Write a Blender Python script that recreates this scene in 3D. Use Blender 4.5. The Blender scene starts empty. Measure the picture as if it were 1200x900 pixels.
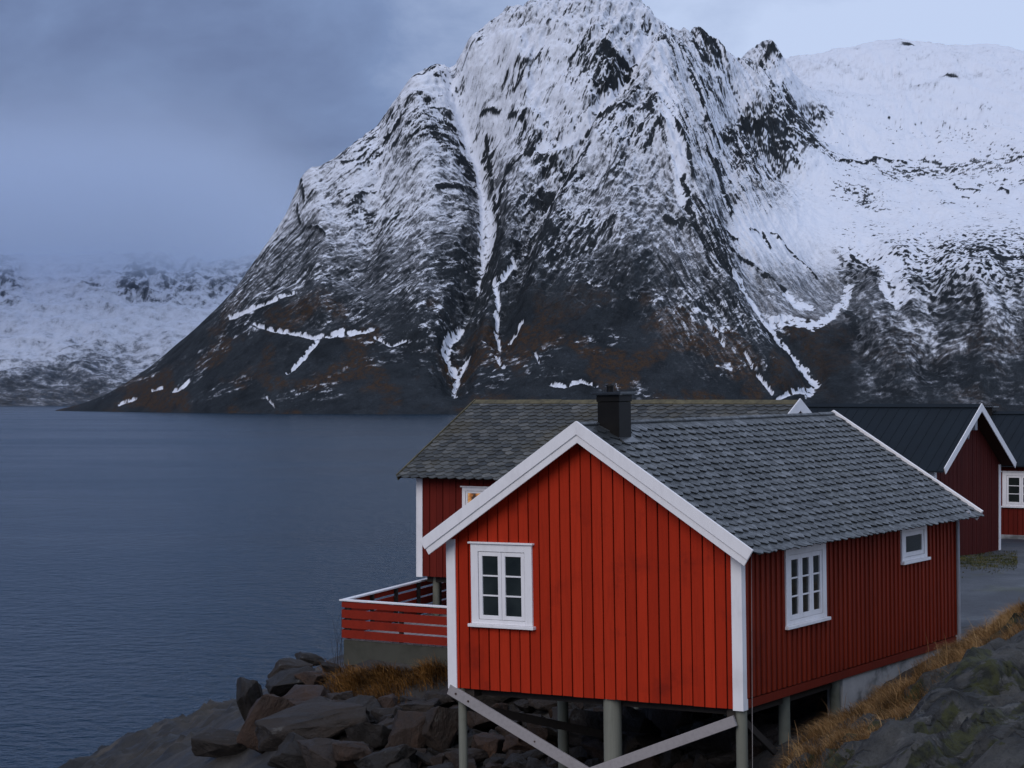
import bpy, bmesh, math, random
import numpy as np
from mathutils import Vector, Matrix

S = bpy.context.scene
COL = S.collection
random.seed(7)
HC = 10.0                       # camera height above the fjord
F, YH = 2400.0, 464.0           # focal length and horizon in photo pixels (1200 x 900)
PHI = 0.5686                    # all the cabins share this bearing

# ------------------------------------------------------------------ camera, sky, sun, exposure
cam = bpy.data.cameras.new('camera')
cam.lens = 72; cam.sensor_width = 36; cam.sensor_fit = 'HORIZONTAL'
cam.shift_y = 14.0 / 1200.0
cam.clip_start = 0.5; cam.clip_end = 30000
co = bpy.data.objects.new('camera', cam); COL.objects.link(co)
co.location = (0, 0, HC); co.rotation_euler = (math.radians(90), 0, 0)
S.camera = co

S.view_settings.view_transform = 'Standard'
S.view_settings.look = 'None'
S.view_settings.gamma = 1.0
S.view_settings.exposure = 0.0
S.view_settings.use_curve_mapping = False
S.cycles.volume_bounces = 6

SUN_EL, SUN_AZ = math.radians(34), math.radians(212)     # azimuth clockwise from +Y: behind the camera, to the left
world = bpy.data.worlds.new('World'); S.world = world
world.use_nodes = True
nt = world.node_tree; nt.nodes.clear()
def N(t, typ, **kw):
    n = t.nodes.new(typ)
    for k, v in kw.items():
        if k.startswith('i_'): n.inputs[k[2:].replace('_', ' ')].default_value = v
        else: setattr(n, k, v)
    return n
def build_world():
    L = nt.links.new
    out = N(nt, 'ShaderNodeOutputWorld'); bg = N(nt, 'ShaderNodeBackground')
    sky = N(nt, 'ShaderNodeTexSky', sky_type='NISHITA', sun_disc=False, sun_elevation=SUN_EL, sun_rotation=SUN_AZ, altitude=10, air_density=1, dust_density=2, ozone_density=3)
    skm = N(nt, 'ShaderNodeVectorMath', operation='SCALE'); skm.inputs['Scale'].default_value = 0.05
    L(sky.outputs[0], skm.inputs[0])
    tc = N(nt, 'ShaderNodeTexCoord'); sep = N(nt, 'ShaderNodeSeparateXYZ')
    L(tc.outputs['Generated'], sep.inputs[0])
    # broad brightness of the overcast: darker cloud to the west (left), thinner to the east (right)
    mp = N(nt, 'ShaderNodeMapping'); mp.inputs['Scale'].default_value = (3.2, 3.2, 6.0)
    L(tc.outputs['Generated'], mp.inputs[0])
    n1 = N(nt, 'ShaderNodeTexNoise', i_Scale=3.3, i_Detail=7.0, i_Roughness=0.56, i_Distortion=0.25)
    L(mp.outputs[0], n1.inputs['Vector'])
    mr = N(nt, 'ShaderNodeMapRange', interpolation_type='SMOOTHSTEP'); mr.inputs['From Min'].default_value = -0.16; mr.inputs['From Max'].default_value = 0.17
    L(sep.outputs['X'], mr.inputs['Value'])
    # thicker cloud deck between 4 and 11 degrees, paler mist close to the horizon
    hz = N(nt, 'ShaderNodeMapRange', interpolation_type='SMOOTHSTEP'); hz.inputs['From Min'].default_value = 0.055; hz.inputs['From Max'].default_value = 0.115; hz.inputs['To Min'].default_value = 0.20; hz.inputs['To Max'].default_value = 0.0
    L(sep.outputs['Z'], hz.inputs['Value'])
    up = N(nt, 'ShaderNodeMapRange', interpolation_type='SMOOTHSTEP'); up.inputs['From Min'].default_value = 0.18; up.inputs['From Max'].default_value = 0.6; up.inputs['To Min'].default_value = 0.0; up.inputs['To Max'].default_value = 0.12
    L(sep.outputs['Z'], up.inputs['Value'])
    ad = N(nt, 'ShaderNodeMath', operation='ADD'); L(hz.outputs[0], ad.inputs[0]); L(up.outputs[0], ad.inputs[1])
    m2 = N(nt, 'ShaderNodeMath', operation='MULTIPLY_ADD'); m2.inputs[1].default_value = 0.98; L(mr.outputs[0], m2.inputs[0]); L(ad.outputs[0], m2.inputs[2])
    nn = N(nt, 'ShaderNodeMath', operation='MULTIPLY_ADD'); nn.inputs[1].default_value = 1.10; nn.inputs[2].default_value = -0.43; L(n1.outputs['Fac'], nn.inputs[0])
    a3 = N(nt, 'ShaderNodeMath', operation='ADD', use_clamp=True); L(m2.outputs[0], a3.inputs[0]); L(nn.outputs[0], a3.inputs[1])
    rp = N(nt, 'ShaderNodeValToRGB')
    rp.color_ramp.elements[0].position = 0.0; rp.color_ramp.elements[0].color = (0.148, 0.203, 0.368, 1)
    rp.color_ramp.elements[1].position = 1.0; rp.color_ramp.elements[1].color = (0.57, 0.68, 0.93, 1)
    e = rp.color_ramp.elements.new(0.35); e.color = (0.208, 0.290, 0.500, 1)
    L(a3.outputs[0], rp.inputs[0])
    mx = N(nt, 'ShaderNodeMix', data_type='RGBA'); mx.inputs['Factor'].default_value = 0.93
    L(skm.outputs[0], mx.inputs['A']); L(rp.outputs[0], mx.inputs['B'])
    L(mx.outputs['Result'], bg.inputs['Color']); bg.inputs['Strength'].default_value = 1.0
    L(bg.outputs[0], out.inputs[0])
build_world()
sl = bpy.data.lights.new('sun', 'SUN'); sl.energy = 1.25; sl.angle = math.radians(40); sl.color = (1.0, 0.94, 0.91)
so = bpy.data.objects.new('sun', sl); COL.objects.link(so)
so.rotation_euler = (math.radians(90) - SUN_EL, 0, math.pi - SUN_AZ)
so.location = (0, 0, 400)

# ------------------------------------------------------------------ helpers
def tag(o, label=None, cat=None, group=None, kind=None):
    if label: o['label'] = label
    if cat: o['category'] = cat
    if group: o['group'] = group
    if kind: o['kind'] = kind
    return o
def empty(name, loc, rot=(0, 0, 0)):
    o = bpy.data.objects.new(name, None); COL.objects.link(o)
    o.location = loc; o.rotation_euler = rot; o.empty_display_size = 0.3
    return o
def link_mesh(name, me, mat=None, parent=None):
    o = bpy.data.objects.new(name, me); COL.objects.link(o)
    if mat: me.materials.append(mat)
    if parent: o.parent = parent
    return o
class MB:
    """collects boxes, bars, tubes and prisms; build() links them as one mesh object.  T maps (u, d, v) to local xyz"""
    def __init__(s, T=None):
        s.v, s.f, s.t, s.T = [], [], [], T or (lambda a, b, c: (a, b, c)); s.tint = 0.5; s.smooth = []
    def add(s, vs, fs, smooth=False):
        k = len(s.v)
        s.v += [s.T(*p) for p in vs]; s.f += [tuple(i + k for i in f) for f in fs]; s.t += [s.tint] * len(fs); s.smooth += [smooth] * len(fs)
    def box(s, a, b):
        x0, y0, z0 = a; x1, y1, z1 = b
        s.add([(x0,y0,z0),(x1,y0,z0),(x1,y1,z0),(x0,y1,z0),(x0,y0,z1),(x1,y0,z1),(x1,y1,z1),(x0,y1,z1)],
              [(0,3,2,1),(4,5,6,7),(0,1,5,4),(1,2,6,5),(2,3,7,6),(3,0,4,7)])
    def board(s, u0, u1, d0, d1, v0, w0, v1, w1):      # v0, w0: bottoms; v1, w1: tops at u0, u1
        s.add([(u0,d0,v0),(u1,d0,w0),(u1,d1,w0),(u0,d1,v0),(u0,d0,v1),(u1,d0,w1),(u1,d1,w1),(u0,d1,v1)],
              [(0,3,2,1),(4,5,6,7),(0,1,5,4),(1,2,6,5),(2,3,7,6),(3,0,4,7)])
    def prism(s, poly, y0, y1):                        # poly in (u, v), extruded along d
        n = len(poly)
        s.add([(p[0], y0, p[1]) for p in poly] + [(p[0], y1, p[1]) for p in poly],
              [tuple(range(n)), tuple(range(2*n-1, n-1, -1))] + [(i, (i+1) % n, n+(i+1) % n, n+i) for i in range(n)])
    def bar(s, p, q, w, h, up=(0, 0, 1)):
        p, q = Vector(p), Vector(q); d = (q-p).normalized(); r = d.cross(Vector(up)).normalized(); u = r.cross(d)
        vs = [tuple(c + r*a*w/2 + u*b*h/2) for c in (p, q) for a, b in ((-1,-1),(1,-1),(1,1),(-1,1))]
        s.add(vs, [(0,3,2,1),(4,5,6,7),(0,1,5,4),(1,2,6,5),(2,3,7,6),(3,0,4,7)])
    def tube(s, p, q, r0, r1=None, n=14, cap=True):
        r1 = r0 if r1 is None else r1
        p, q = Vector(p), Vector(q); d = (q-p).normalized()
        a = d.orthogonal().normalized(); b = d.cross(a)
        vs = [tuple(c + (a*math.cos(2*math.pi*i/n) + b*math.sin(2*math.pi*i/n))*r) for c, r in ((p, r0), (q, r1)) for i in range(n)]
        s.add(vs, [(i, (i+1) % n, n+(i+1) % n, n+i) for i in range(n)], True)
        if cap: s.add(vs, [tuple(range(n-1, -1, -1)), tuple(range(n, 2*n))])
    def build(s, name, mat, parent=None, bevel=0.0):
        me = bpy.data.meshes.new(name); me.from_pydata(s.v, [], s.f); me.update()
        at = me.attributes.new('tint', 'FLOAT', 'FACE'); at.data.foreach_set('value', np.array(s.t, 'f'))
        me.polygons.foreach_set('use_smooth', s.smooth)
        bm = bmesh.new(); bm.from_mesh(me); bmesh.ops.recalc_face_normals(bm, faces=bm.faces)
        if bevel:
            bmesh.ops.remove_doubles(bm, verts=bm.verts, dist=1e-5)
            bmesh.ops.bevel(bm, geom=[e for e in bm.edges if len(e.link_faces) == 2 and e.calc_face_angle(0) > 0.6], offset=bevel, segments=1, affect='EDGES', clamp_overlap=True)
        bm.to_mesh(me); bm.free()
        return link_mesh(name, me, mat, parent)

# vectorised gradient noise
def _h(ix, iy, seed):
    h = (ix.astype(np.int64)*374761393 + iy.astype(np.int64)*668265263 + seed*1442695041) & 0xFFFFFFFF
    h = ((h ^ (h >> 13)) * 1274126177) & 0xFFFFFFFF
    return ((h ^ (h >> 16)) & 0xFFFF) / 65536.0
def noise(x, y, seed=0):
    ix, iy = np.floor(x), np.floor(y); fx, fy = x-ix, y-iy
    u, v = fx*fx*fx*(fx*(fx*6-15)+10), fy*fy*fy*(fy*(fy*6-15)+10)
    def g(i, j):
        a = _h(ix+i, iy+j, seed)*2*np.pi
        return np.cos(a)*(fx-i) + np.sin(a)*(fy-j)
    return 1.5*((g(0,0)*(1-u)+g(1,0)*u)*(1-v) + (g(0,1)*(1-u)+g(1,1)*u)*v)
def fbm(x, y, oct=4, seed=0, gain=0.5, lac=2.03):
    r = 0; a = 1.0; k = 0
    for i in range(oct):
        r = r + a*noise(x, y, seed+i); k += a; a *= gain; x = x*lac+3.1; y = y*lac-1.7
    return r/k*1.5
def ridged(x, y, oct=4, seed=0, gain=0.5, lac=2.03):
    r = 0; a = 1.0; k = 0
    for i in range(oct):
        r = r + a*(1-np.abs(noise(x, y, seed+i))*1.6); k += a; a *= gain; x = x*lac+3.1; y = y*lac-1.7
    return r/k
def sst(a, b, x):
    t = np.clip((x-a)/(b-a), 0, 1); return t*t*(3-2*t)
def rbf(pts, vals, eps):
    pts = np.array(pts, float); vals = np.array(vals, float)
    d = np.sqrt(((pts[:,None]-pts[None])**2).sum(-1)+eps*eps)
    n = len(pts); A = np.zeros((n+3, n+3)); A[:n,:n] = d; A[:n,n] = 1; A[:n,n+1:] = pts; A[n,:n] = 1; A[n+1:,:n] = pts.T
    w = np.linalg.solve(A, np.concatenate([vals, [0,0,0]]))
    def ev(x, y):
        r = w[n] + w[n+1]*x + w[n+2]*y
        for i in range(n): r = r + w[i]*np.sqrt((x-pts[i,0])**2 + (y-pts[i,1])**2 + eps*eps)
        return r
    return ev
def grid_mesh(name, X, Y, Z, attrs=None, keep=None):
    n, m = X.shape
    V = np.stack([X, Y, Z], -1).reshape(-1, 3)
    idx = np.arange(n*m).reshape(n, m)
    Q = np.stack([idx[:-1,:-1], idx[:-1,1:], idx[1:,1:], idx[1:,:-1]], -1).reshape(-1, 4)
    if keep is not None: Q = Q[keep.reshape(-1)]
    used = np.zeros(n*m, bool); used[Q.ravel()] = True
    re = np.cumsum(used)-1; V = V[used]; Q = re[Q]
    me = bpy.data.meshes.new(name)
    me.vertices.add(len(V)); me.vertices.foreach_set('co', V.astype('f').ravel())
    me.loops.add(Q.size); me.loops.foreach_set('vertex_index', Q.astype('i').ravel())
    me.polygons.add(len(Q)); me.polygons.foreach_set('loop_start', np.arange(0, Q.size, 4, dtype='i'))
    me.polygons.foreach_set('use_smooth', np.ones(len(Q), bool))
    me.update(calc_edges=True)
    for k, a in (attrs or {}).items():
        at = me.attributes.new(k, 'FLOAT', 'POINT'); at.data.foreach_set('value', a.reshape(-1)[used].astype('f'))
    return me
def P3(px, py, d):                                     # photo pixel at a distance -> a point of the place
    return ((px-600)/F*d, d, HC + (YH-py)/F*d)

# ------------------------------------------------------------------ materials
def mat(name):
    m = bpy.data.materials.new(name); m.use_nodes = True
    t = m.node_tree; b = t.nodes['Principled BSDF']
    return m, t, b
def ramp(t, fac, stops):
    r = N(t, 'ShaderNodeValToRGB'); cr = r.color_ramp
    cr.elements[0].position, cr.elements[0].color = stops[0][0], (*stops[0][1], 1)
    cr.elements[1].position, cr.elements[1].color = stops[-1][0], (*stops[-1][1], 1)
    for p, c in stops[1:-1]:
        e = cr.elements.new(p); e.color = (*c, 1)
    t.links.new(fac, r.inputs[0]); return r.outputs[0]
def tex(t, scale, detail=4, rough=0.55, stretch=(1, 1, 1), coord='Object', dist=0.0):
    tc = N(t, 'ShaderNodeTexCoord'); mp = N(t, 'ShaderNodeMapping'); mp.inputs['Scale'].default_value = stretch
    n = N(t, 'ShaderNodeTexNoise', i_Scale=scale, i_Detail=float(detail), i_Roughness=rough, i_Distortion=dist)
    t.links.new(tc.outputs[coord], mp.inputs[0]); t.links.new(mp.outputs[0], n.inputs['Vector'])
    return n.outputs['Fac']
def math_(t, op, a, b=None, c=None, clamp=False):
    n = N(t, 'ShaderNodeMath', operation=op, use_clamp=clamp)
    for i, v in enumerate((a, b, c)):
        if v is None: continue
        if isinstance(v, (int, float)): n.inputs[i].default_value = v
        else: t.links.new(v, n.inputs[i])
    return n.outputs[0]
def mix(t, fac, a, b, blend='MIX'):
    n = N(t, 'ShaderNodeMix', data_type='RGBA', blend_type=blend)
    for k, v in (('Factor', fac), ('A', a), ('B', b)):
        i = n.inputs[k] if k == 'Factor' else [q for q in n.inputs if q.name == k and q.type == 'RGBA'][0]
        if isinstance(v, (int, float)): i.default_value = v
        elif isinstance(v, tuple): i.default_value = (*v, 1)
        else: t.links.new(v, i)
    return [q for q in n.outputs if q.type == 'RGBA'][0]
def mrange(t, v, a, b, c=0.0, d=1.0):
    n = N(t, 'ShaderNodeMapRange', interpolation_type='SMOOTHSTEP')
    n.inputs['From Min'].default_value = a; n.inputs['From Max'].default_value = b; n.inputs['To Min'].default_value = c; n.inputs['To Max'].default_value = d
    t.links.new(v, n.inputs['Value']); return n.outputs[0]
def attr(t, name):
    return N(t, 'ShaderNodeAttribute', attribute_name=name).outputs['Fac']
def bump(t, b, h, strength=0.4, dist=0.02):
    n = N(t, 'ShaderNodeBump', i_Strength=strength, i_Distance=dist)
    t.links.new(h, n.inputs['Height']); t.links.new(n.outputs[0], b.inputs['Normal'])

def painted_wood(name, c0, c1, rough=0.6, stretch=(9, 9, 0.5), dirt=(0.05, 0.02, 0.015), dirt_amt=0.5):
    m, t, b = mat(name); L = t.links.new
    g = tex(t, 3.0, 6, 0.6, stretch); w = tex(t, 1.3, 5, 0.6)
    base = mix(t, attr(t, 'tint'), c0, c1)
    base = mix(t, mrange(t, g, 0.40, 0.80, 0.0, 0.35 if c0[1] < 0.5 else 0.18), base, tuple(x*0.55 for x in c0))
    base = mix(t, mrange(t, w, 0.52, 0.8, 0.0, dirt_amt), base, dirt)
    L(base, b.inputs['Base Color']); b.inputs['Roughness'].default_value = rough; b.inputs['Specular IOR Level'].default_value = 0.12
    bump(t, b, g, 0.35, 0.004)
    return m
M = {}
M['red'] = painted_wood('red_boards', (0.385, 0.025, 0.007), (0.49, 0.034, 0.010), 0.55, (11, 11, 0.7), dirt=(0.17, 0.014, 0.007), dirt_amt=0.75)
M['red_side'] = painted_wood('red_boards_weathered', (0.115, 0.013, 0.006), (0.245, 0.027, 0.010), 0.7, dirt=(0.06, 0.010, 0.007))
M['rail_red'] = painted_wood('red_rail_planks', (0.24, 0.022, 0.011), (0.30, 0.028, 0.013), 0.65, (0.5, 9, 9), dirt=(0.10, 0.014, 0.01))
M['red_old'] = painted_wood('red_boards_old', (0.125, 0.014, 0.009), (0.160, 0.018, 0.011), 0.7, dirt=(0.09, 0.014, 0.01))
M['red_dull'] = painted_wood('red_boards_dull', (0.070, 0.012, 0.010), (0.088, 0.015, 0.012), 0.7, dirt=(0.08, 0.015, 0.01))
M['white'] = painted_wood('white_paint', (0.84, 0.815, 0.82), (0.89, 0.87, 0.87), 0.5, (4, 4, 1.2), (0.52, 0.48, 0.46), 0.35)
M['soffit'] = painted_wood('bare_underside_boards', (0.05, 0.022, 0.016), (0.07, 0.03, 0.02), 0.8)
M['grey_wood'] = painted_wood('weathered_plank', (0.30, 0.275, 0.275), (0.38, 0.35, 0.34), 0.75, (6, 6, 6), (0.16, 0.14, 0.13), 0.6)
M['dark_wood'] = painted_wood('dark_shaded_plank', (0.040, 0.034, 0.030), (0.055, 0.046, 0.040), 0.8, (6, 6, 6), (0.03, 0.03, 0.03), 0.6)  # dark planks, darkened further for shade under floors and in board joints
M['pile'] = painted_wood('weathered_log', (0.17, 0.175, 0.14), (0.22, 0.22, 0.18), 0.8, (8, 8, 0.5), (0.07, 0.075, 0.05), 0.8)

def glass():
    m, t, b = mat('window_glass')
    n = tex(t, 1.7, 3)
    t.links.new(ramp(t, n, [(0.35, (0.010, 0.014, 0.014)), (0.7, (0.030, 0.038, 0.036))]), b.inputs['Base Color'])
    b.inputs['Roughness'].default_value = 0.06; b.inputs['IOR'].default_value = 1.5
    bump(t, b, tex(t, 2.5, 1), 0.05, 0.02)
    return m
M['glass'] = glass()
def lit():
    m, t, b = mat('lit_room_behind_glass')
    n = tex(t, 7.0, 3, 0.6, (1, 1, 1))
    col = ramp(t, n, [(0.38, (0.05, 0.03, 0.02)), (0.52, (0.55, 0.20, 0.05)), (0.66, (1.0, 0.55, 0.2))])
    b.inputs['Base Color'].default_value = (0.02, 0.02, 0.02, 1); b.inputs['Roughness'].default_value = 0.08
    t.links.new(col, b.inputs['Emission Color']); b.inputs['Emission Strength'].default_value = 0.55
    return m
M['lit'] = lit()
def slate(name, dark, mid, light, moss, moss_amt, rough=0.42):
    m, t, b = mat(name); L = t.links.new
    c = ramp(t, attr(t, 'tint'), [(0.0, dark), (0.55, mid), (1.0, light)])
    n = tex(t, 9.0, 5, 0.6); c = mix(t, mrange(t, n, 0.4, 0.75, 0.0, 0.5), c, tuple(x*0.5 for x in dark))
    big = tex(t, 0.7, 5, 0.6)
    c = mix(t, mrange(t, big, 0.5, 0.72, 0.0, moss_amt), c, moss)
    L(c, b.inputs['Base Color'])
    L(mrange(t, n, 0.3, 0.7, rough-0.08, rough+0.2), b.inputs['Roughness'])
    bump(t, b, tex(t, 25.0, 4), 0.3, 0.006)
    return m
M['slate'] = slate('roof_slate', (0.016, 0.019, 0.020), (0.036, 0.041, 0.043), (0.088, 0.095, 0.100), (0.040, 0.040, 0.024), 0.30)
M['slate_old'] = slate('mossy_roof_slate', (0.034, 0.036, 0.034), (0.066, 0.067, 0.060), (0.130, 0.128, 0.115), (0.075, 0.062, 0.034), 0.65, 0.6)
def simple(name, c, rough=0.6, metal=0.0, var=0.3, scale=3.0, bs=0.2, bd=0.01):
    m, t, b = mat(name)
    n = tex(t, scale, 5, 0.6)
    t.links.new(ramp(t, n, [(0.3, tuple(x*(1-var) for x in c)), (0.7, tuple(min(1, x*(1+var)) for x in c))]), b.inputs['Base Color'])
    b.inputs['Roughness'].default_value = rough; b.inputs['Metallic'].default_value = metal
    if bs: bump(t, b, tex(t, scale*5, 4), bs, bd)
    return m
M['metal_roof'] = simple('dark_metal_roof', (0.006, 0.011, 0.016), 0.75, 0.0, 0.25, 0.6, 0.05)
M['metal_roof'].node_tree.nodes['Principled BSDF'].inputs['Specular IOR Level'].default_value = 0.25
M['black_metal'] = simple('black_sheet_metal', (0.006, 0.0055, 0.005), 0.5, 0.0, 0.4, 4.0, 0.1)
M['black_metal'].node_tree.nodes['Principled BSDF'].inputs['Specular IOR Level'].default_value = 0.2
M['cap_metal'] = simple('wet_metal_cap', (0.05, 0.055, 0.06), 0.25, 0.6, 0.3, 4.0, 0.1)
M['pipe'] = simple('grey_plastic_pipe', (0.30, 0.31, 0.34), 0.5, 0, 0.15, 4.0, 0.0)
M['moss_ridge'] = simple('mossy_ridge_board', (0.10, 0.085, 0.045), 0.9, 0, 0.45, 6.0, 0.4)
def concrete(name, c, stain):
    m, t, b = mat(name)
    n = tex(t, 2.2, 6, 0.65); w = tex(t, 0.9, 4, 0.6, (1, 1, 1.6))
    c1 = ramp(t, n, [(0.3, tuple(x*0.75 for x in c)), (0.7, c)])
    c1 = mix(t, mrange(t, w, 0.48, 0.64, 0.0, 0.85), c1, stain)
    t.links.new(c1, b.inputs['Base Color']); b.inputs['Roughness'].default_value = 0.85
    bump(t, b, tex(t, 18.0, 5), 0.4, 0.01)
    return m
M['concrete'] = concrete('pale_concrete', (0.46, 0.45, 0.44), (0.10, 0.10, 0.095))
M['concrete_dark'] = concrete('mossy_concrete', (0.070, 0.069, 0.052), (0.036, 0.037, 0.025))
M['rust_bolt'] = simple('rusty_bolt', (0.06, 0.03, 0.02), 0.7, 0.4, 0.3, 20.0, 0.0)

def rock_mat(name, cols, lich=0.35, wet=0.5, scale=1.0, per_object=True):
    m, t, b = mat(name); L = t.links.new
    n = tex(t, 1.6*scale, 8, 0.62, dist=0.4); f = tex(t, 14*scale, 6, 0.7)
    c = ramp(t, n, [(0.3, cols[0]), (0.55, cols[1]), (0.75, cols[2])])
    if per_object:
        oi = N(t, 'ShaderNodeObjectInfo')
        tint = ramp(t, oi.outputs['Random'], [(0.0, (0.62, 0.62, 0.62)), (0.35, (0.9, 0.88, 0.86)), (0.62, (1.1, 1.0, 0.92)), (0.82, (1.40, 1.04, 0.84)), (1.0, (1.9, 1.2, 0.82))])
        c = mix(t, 1.0, c, tint, 'MULTIPLY')
    c = mix(t, mrange(t, f, 0.52, 0.75, 0.0, 0.55), c, tuple(x*0.45 for x in cols[0]))
    l = tex(t, 5.0*scale, 6, 0.7)
    c = mix(t, mrange(t, l, 0.60, 0.70, 0.0, lich), c, (0.20, 0.20, 0.19))
    L(c, b.inputs['Base Color'])
    L(mrange(t, n, 0.3, 0.7, wet, 0.9), b.inputs['Roughness'])
    ff = tex(t, 38*scale, 4, 0.8); c2 = mix(t, mrange(t, ff, 0.5, 0.7, 0.0, 0.6), c, tuple(x*0.4 for x in cols[0])); L(c2, b.inputs['Base Color'])
    h = math_(t, 'ADD', math_(t, 'MULTIPLY', n, 1.9), math_(t, 'ADD', math_(t, 'MULTIPLY', f, 0.5), math_(t, 'MULTIPLY', ff, 0.15)))
    bump(t, b, h, 0.9, 0.10/scale)
    return m
M['boulder'] = rock_mat('boulder_rock', ((0.012, 0.0095, 0.0075), (0.029, 0.0225, 0.0180), (0.060, 0.045, 0.034)), 0.30, 0.55)

# ------------------------------------------------------------------ the near ground: slope, road, outcrop
gp = [
 (10,45,-4.60),(14,60,-4.62),(20,60,-4.6),(25,50,-4.3),(12,75,-4.6),(30,80,-4.4),(7,50,-4.6),(0,56,-4.9),(8,58,-4.6),(18,70,-4.62),(14,68,-4.6),
 (9.6,40.5,-4.5),(11.5,42.5,-4.42),(9.4,37.8,-4.28),(8.25,33,-3.45),(9.9,34.6,-3.55),(7.45,34,-4.22),(8.2,35.3,-4.36),(6.6,33,-4.52),(5.35,31.6,-4.92),(4.0,29.7,-5.2),(3.7,29.0,-5.5),(4.5,26.5,-4.5),
 (5.5,22,-4.0),(4.0,24,-4.45),(6.5,26,-3.64),(5.83,28,-3.98),(4.69,25,-4.25),(7.3,27,-3.35),(7.3,30,-3.62),(12,30,-2.7),(10,25,-2.7),(6,18,-3.6),(12,38,-3.6),(15,36,-2.8),
 (3.27,29,-6.1),(-0.94,31.8,-7.0),(1.2,30.2,-6.7),(4.1,31.5,-5.3),(5,34,-5.15),(3.7,39,-5.0),(7.2,37.6,-4.6),(0,38,-6.2),(2,36,-5.95),(-1.5,40,-5.75),(3,34,-5.8),
 (-3.6,41.2,-5.62),(-1.5,40.3,-5.62),(-2.8,39.5,-5.8),(0.5,42,-5.0),(-1.5,45,-5.1),(-3,44.5,-5.6),(-3.9,43.5,-5.9),(-2.2,47,-5.7),
 (-3.1,37,-6.35),(-5,40,-6.85),(-5.0,45,-6.5),(-6,47,-7.2),(-6.9,47,-7.65),(-9.4,50,-8.85),(-11.9,56,-10.0),(-10.4,61,-10),(-8.5,66,-10.0),(-5,58,-7.8),(-3,52,-6.2),(-2,62,-7.5),
 (-15,50,-11.5),(-12,42,-10.2),(-5,30,-8.7),(-8,38,-8.6),(-10,45,-9.3),(-3,25,-9),(0,20,-8.5),(4,15,-6),(-15,30,-12.5),(-20,60,-13.5),(-12,72,-12.5),(-5,75,-11),(2,78,-9),(5,72,-5.2),
 (-1,33.5,-6.85),(1,33,-6.5),(-3,34,-7.0),(40,40,-3.5),(40,90,-4),(5,95,-8),(20,95,-5),
]
ground_fn = rbf([p[:2] for p in gp], [p[2] for p in gp], 0.4)
GS = 0.125
gx = np.arange(-24, 40.01, GS); gy = np.arange(13, 96, GS)
GX, GY = np.meshgrid(gx, gy)
GZ = ground_fn(GX, GY)
def seg_dist(x, y, pl):
    best = np.full(np.shape(x), 1e9)
    for (x0, y0), (x1, y1) in zip(pl[:-1], pl[1:]):
        dx, dy = x1-x0, y1-y0; t = np.clip(((x-x0)*dx+(y-y0)*dy)/(dx*dx+dy*dy), 0, 1)
        best = np.minimum(best, np.hypot(x-x0-t*dx, y-y0-t*dy))
    return best
# the bare outcrop right of the grassy strip
OUT_LINE = [(2.9,27.0),(3.95,28.6),(5.2,30.2),(6.6,31.7),(7.9,32.5),(10.5,33.4)]
OL = np.interp(GX, [p[0] for p in OUT_LINE], [p[1] for p in OUT_LINE], left=27.0-5, right=34)
wob = fbm(GX*0.7, GY*0.7, 4, 11)
rockm = sst(0.15, -0.45, GY-OL+wob*0.8) * sst(1.6, 3.0, GX+0.12*(GY-20))
hump = ridged((GX*0.80+GY*0.60)*0.55, (GY*0.80-GX*0.60)*1.1, 4, 5)
GZ = GZ + rockm*(0.42*(hump-0.55) + 0.16*(1-2*np.abs(fbm((GX+0.5*GY)*0.35+2, (GY-0.4*GX)*0.95, 4, 21))) - 0.16 + 0.03*fbm(GX*5, GY*5, 3, 31) - 0.02)
ru, rv = GX*0.80+GY*0.60, GY*0.80-GX*0.60
rn = 3.0*fbm(ru*0.17+1, rv*0.62, 3, 61, 0.36); rf = np.floor(rn); GZ = GZ + rockm*0.24*(rf + sst(0.62, 1.0, rn-rf) - 0.35*(rn-rf) + 0.2)
crev = sst(0.58, 0.74, rn-rf)*sst(-0.25, 0.25, fbm(GX*0.9, GY*0.9, 4, 67)+0.12)
flat = sst(-0.2, 0.5, (GZ+4.95)) * sst(39, 42, GY+0.2*(10-GX)) * sst(1, 4, GX)
roughm = (1-rockm)*(1-flat)
GZ = GZ + roughm*(0.12*fbm(GX*0.9, GY*0.9, 4, 3)) + 0.012*fbm(GX*3, GY*3, 3, 8)*flat
slabm = sst(-4.9, -6.2, GX+0.15*(GY-46))*sst(43.0, 46.0, GY)      # bare bedrock at the waterline
GZ = GZ + slabm*(0.75*(ridged((GX+0.7*GY)*0.16, (GY*0.7-GX)*0.45, 5, 41, 0.6)-0.6) + 0.16*fbm(GX*1.4, GY*1.0, 4, 4))
def gz(x, y):
    i = (np.asarray(y)-gy[0])/GS; j = (np.asarray(x)-gx[0])/GS
    i = np.clip(i, 0, len(gy)-2); j = np.clip(j, 0, len(gx)-2); a = i.astype(int); b = j.astype(int); fi = i-a; fj = j-b
    return (GZ[a,b]*(1-fi)*(1-fj) + GZ[a+1,b]*fi*(1-fj) + GZ[a,b+1]*(1-fi)*fj + GZ[a+1,b+1]*fi*fj) + HC
def ground_hit(px, py, d0=16, d1=92):
    d = np.arange(d0, d1, 0.05); x = (px-600)/F*d; z = HC+(YH-py)/F*d
    k = np.nonzero(z <= gz(x, d))[0]
    if len(k) == 0: return None
    d = d[k[0]]; return (float((px-600)/F*d), float(d), float(gz((px-600)/F*d, d)))

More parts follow.
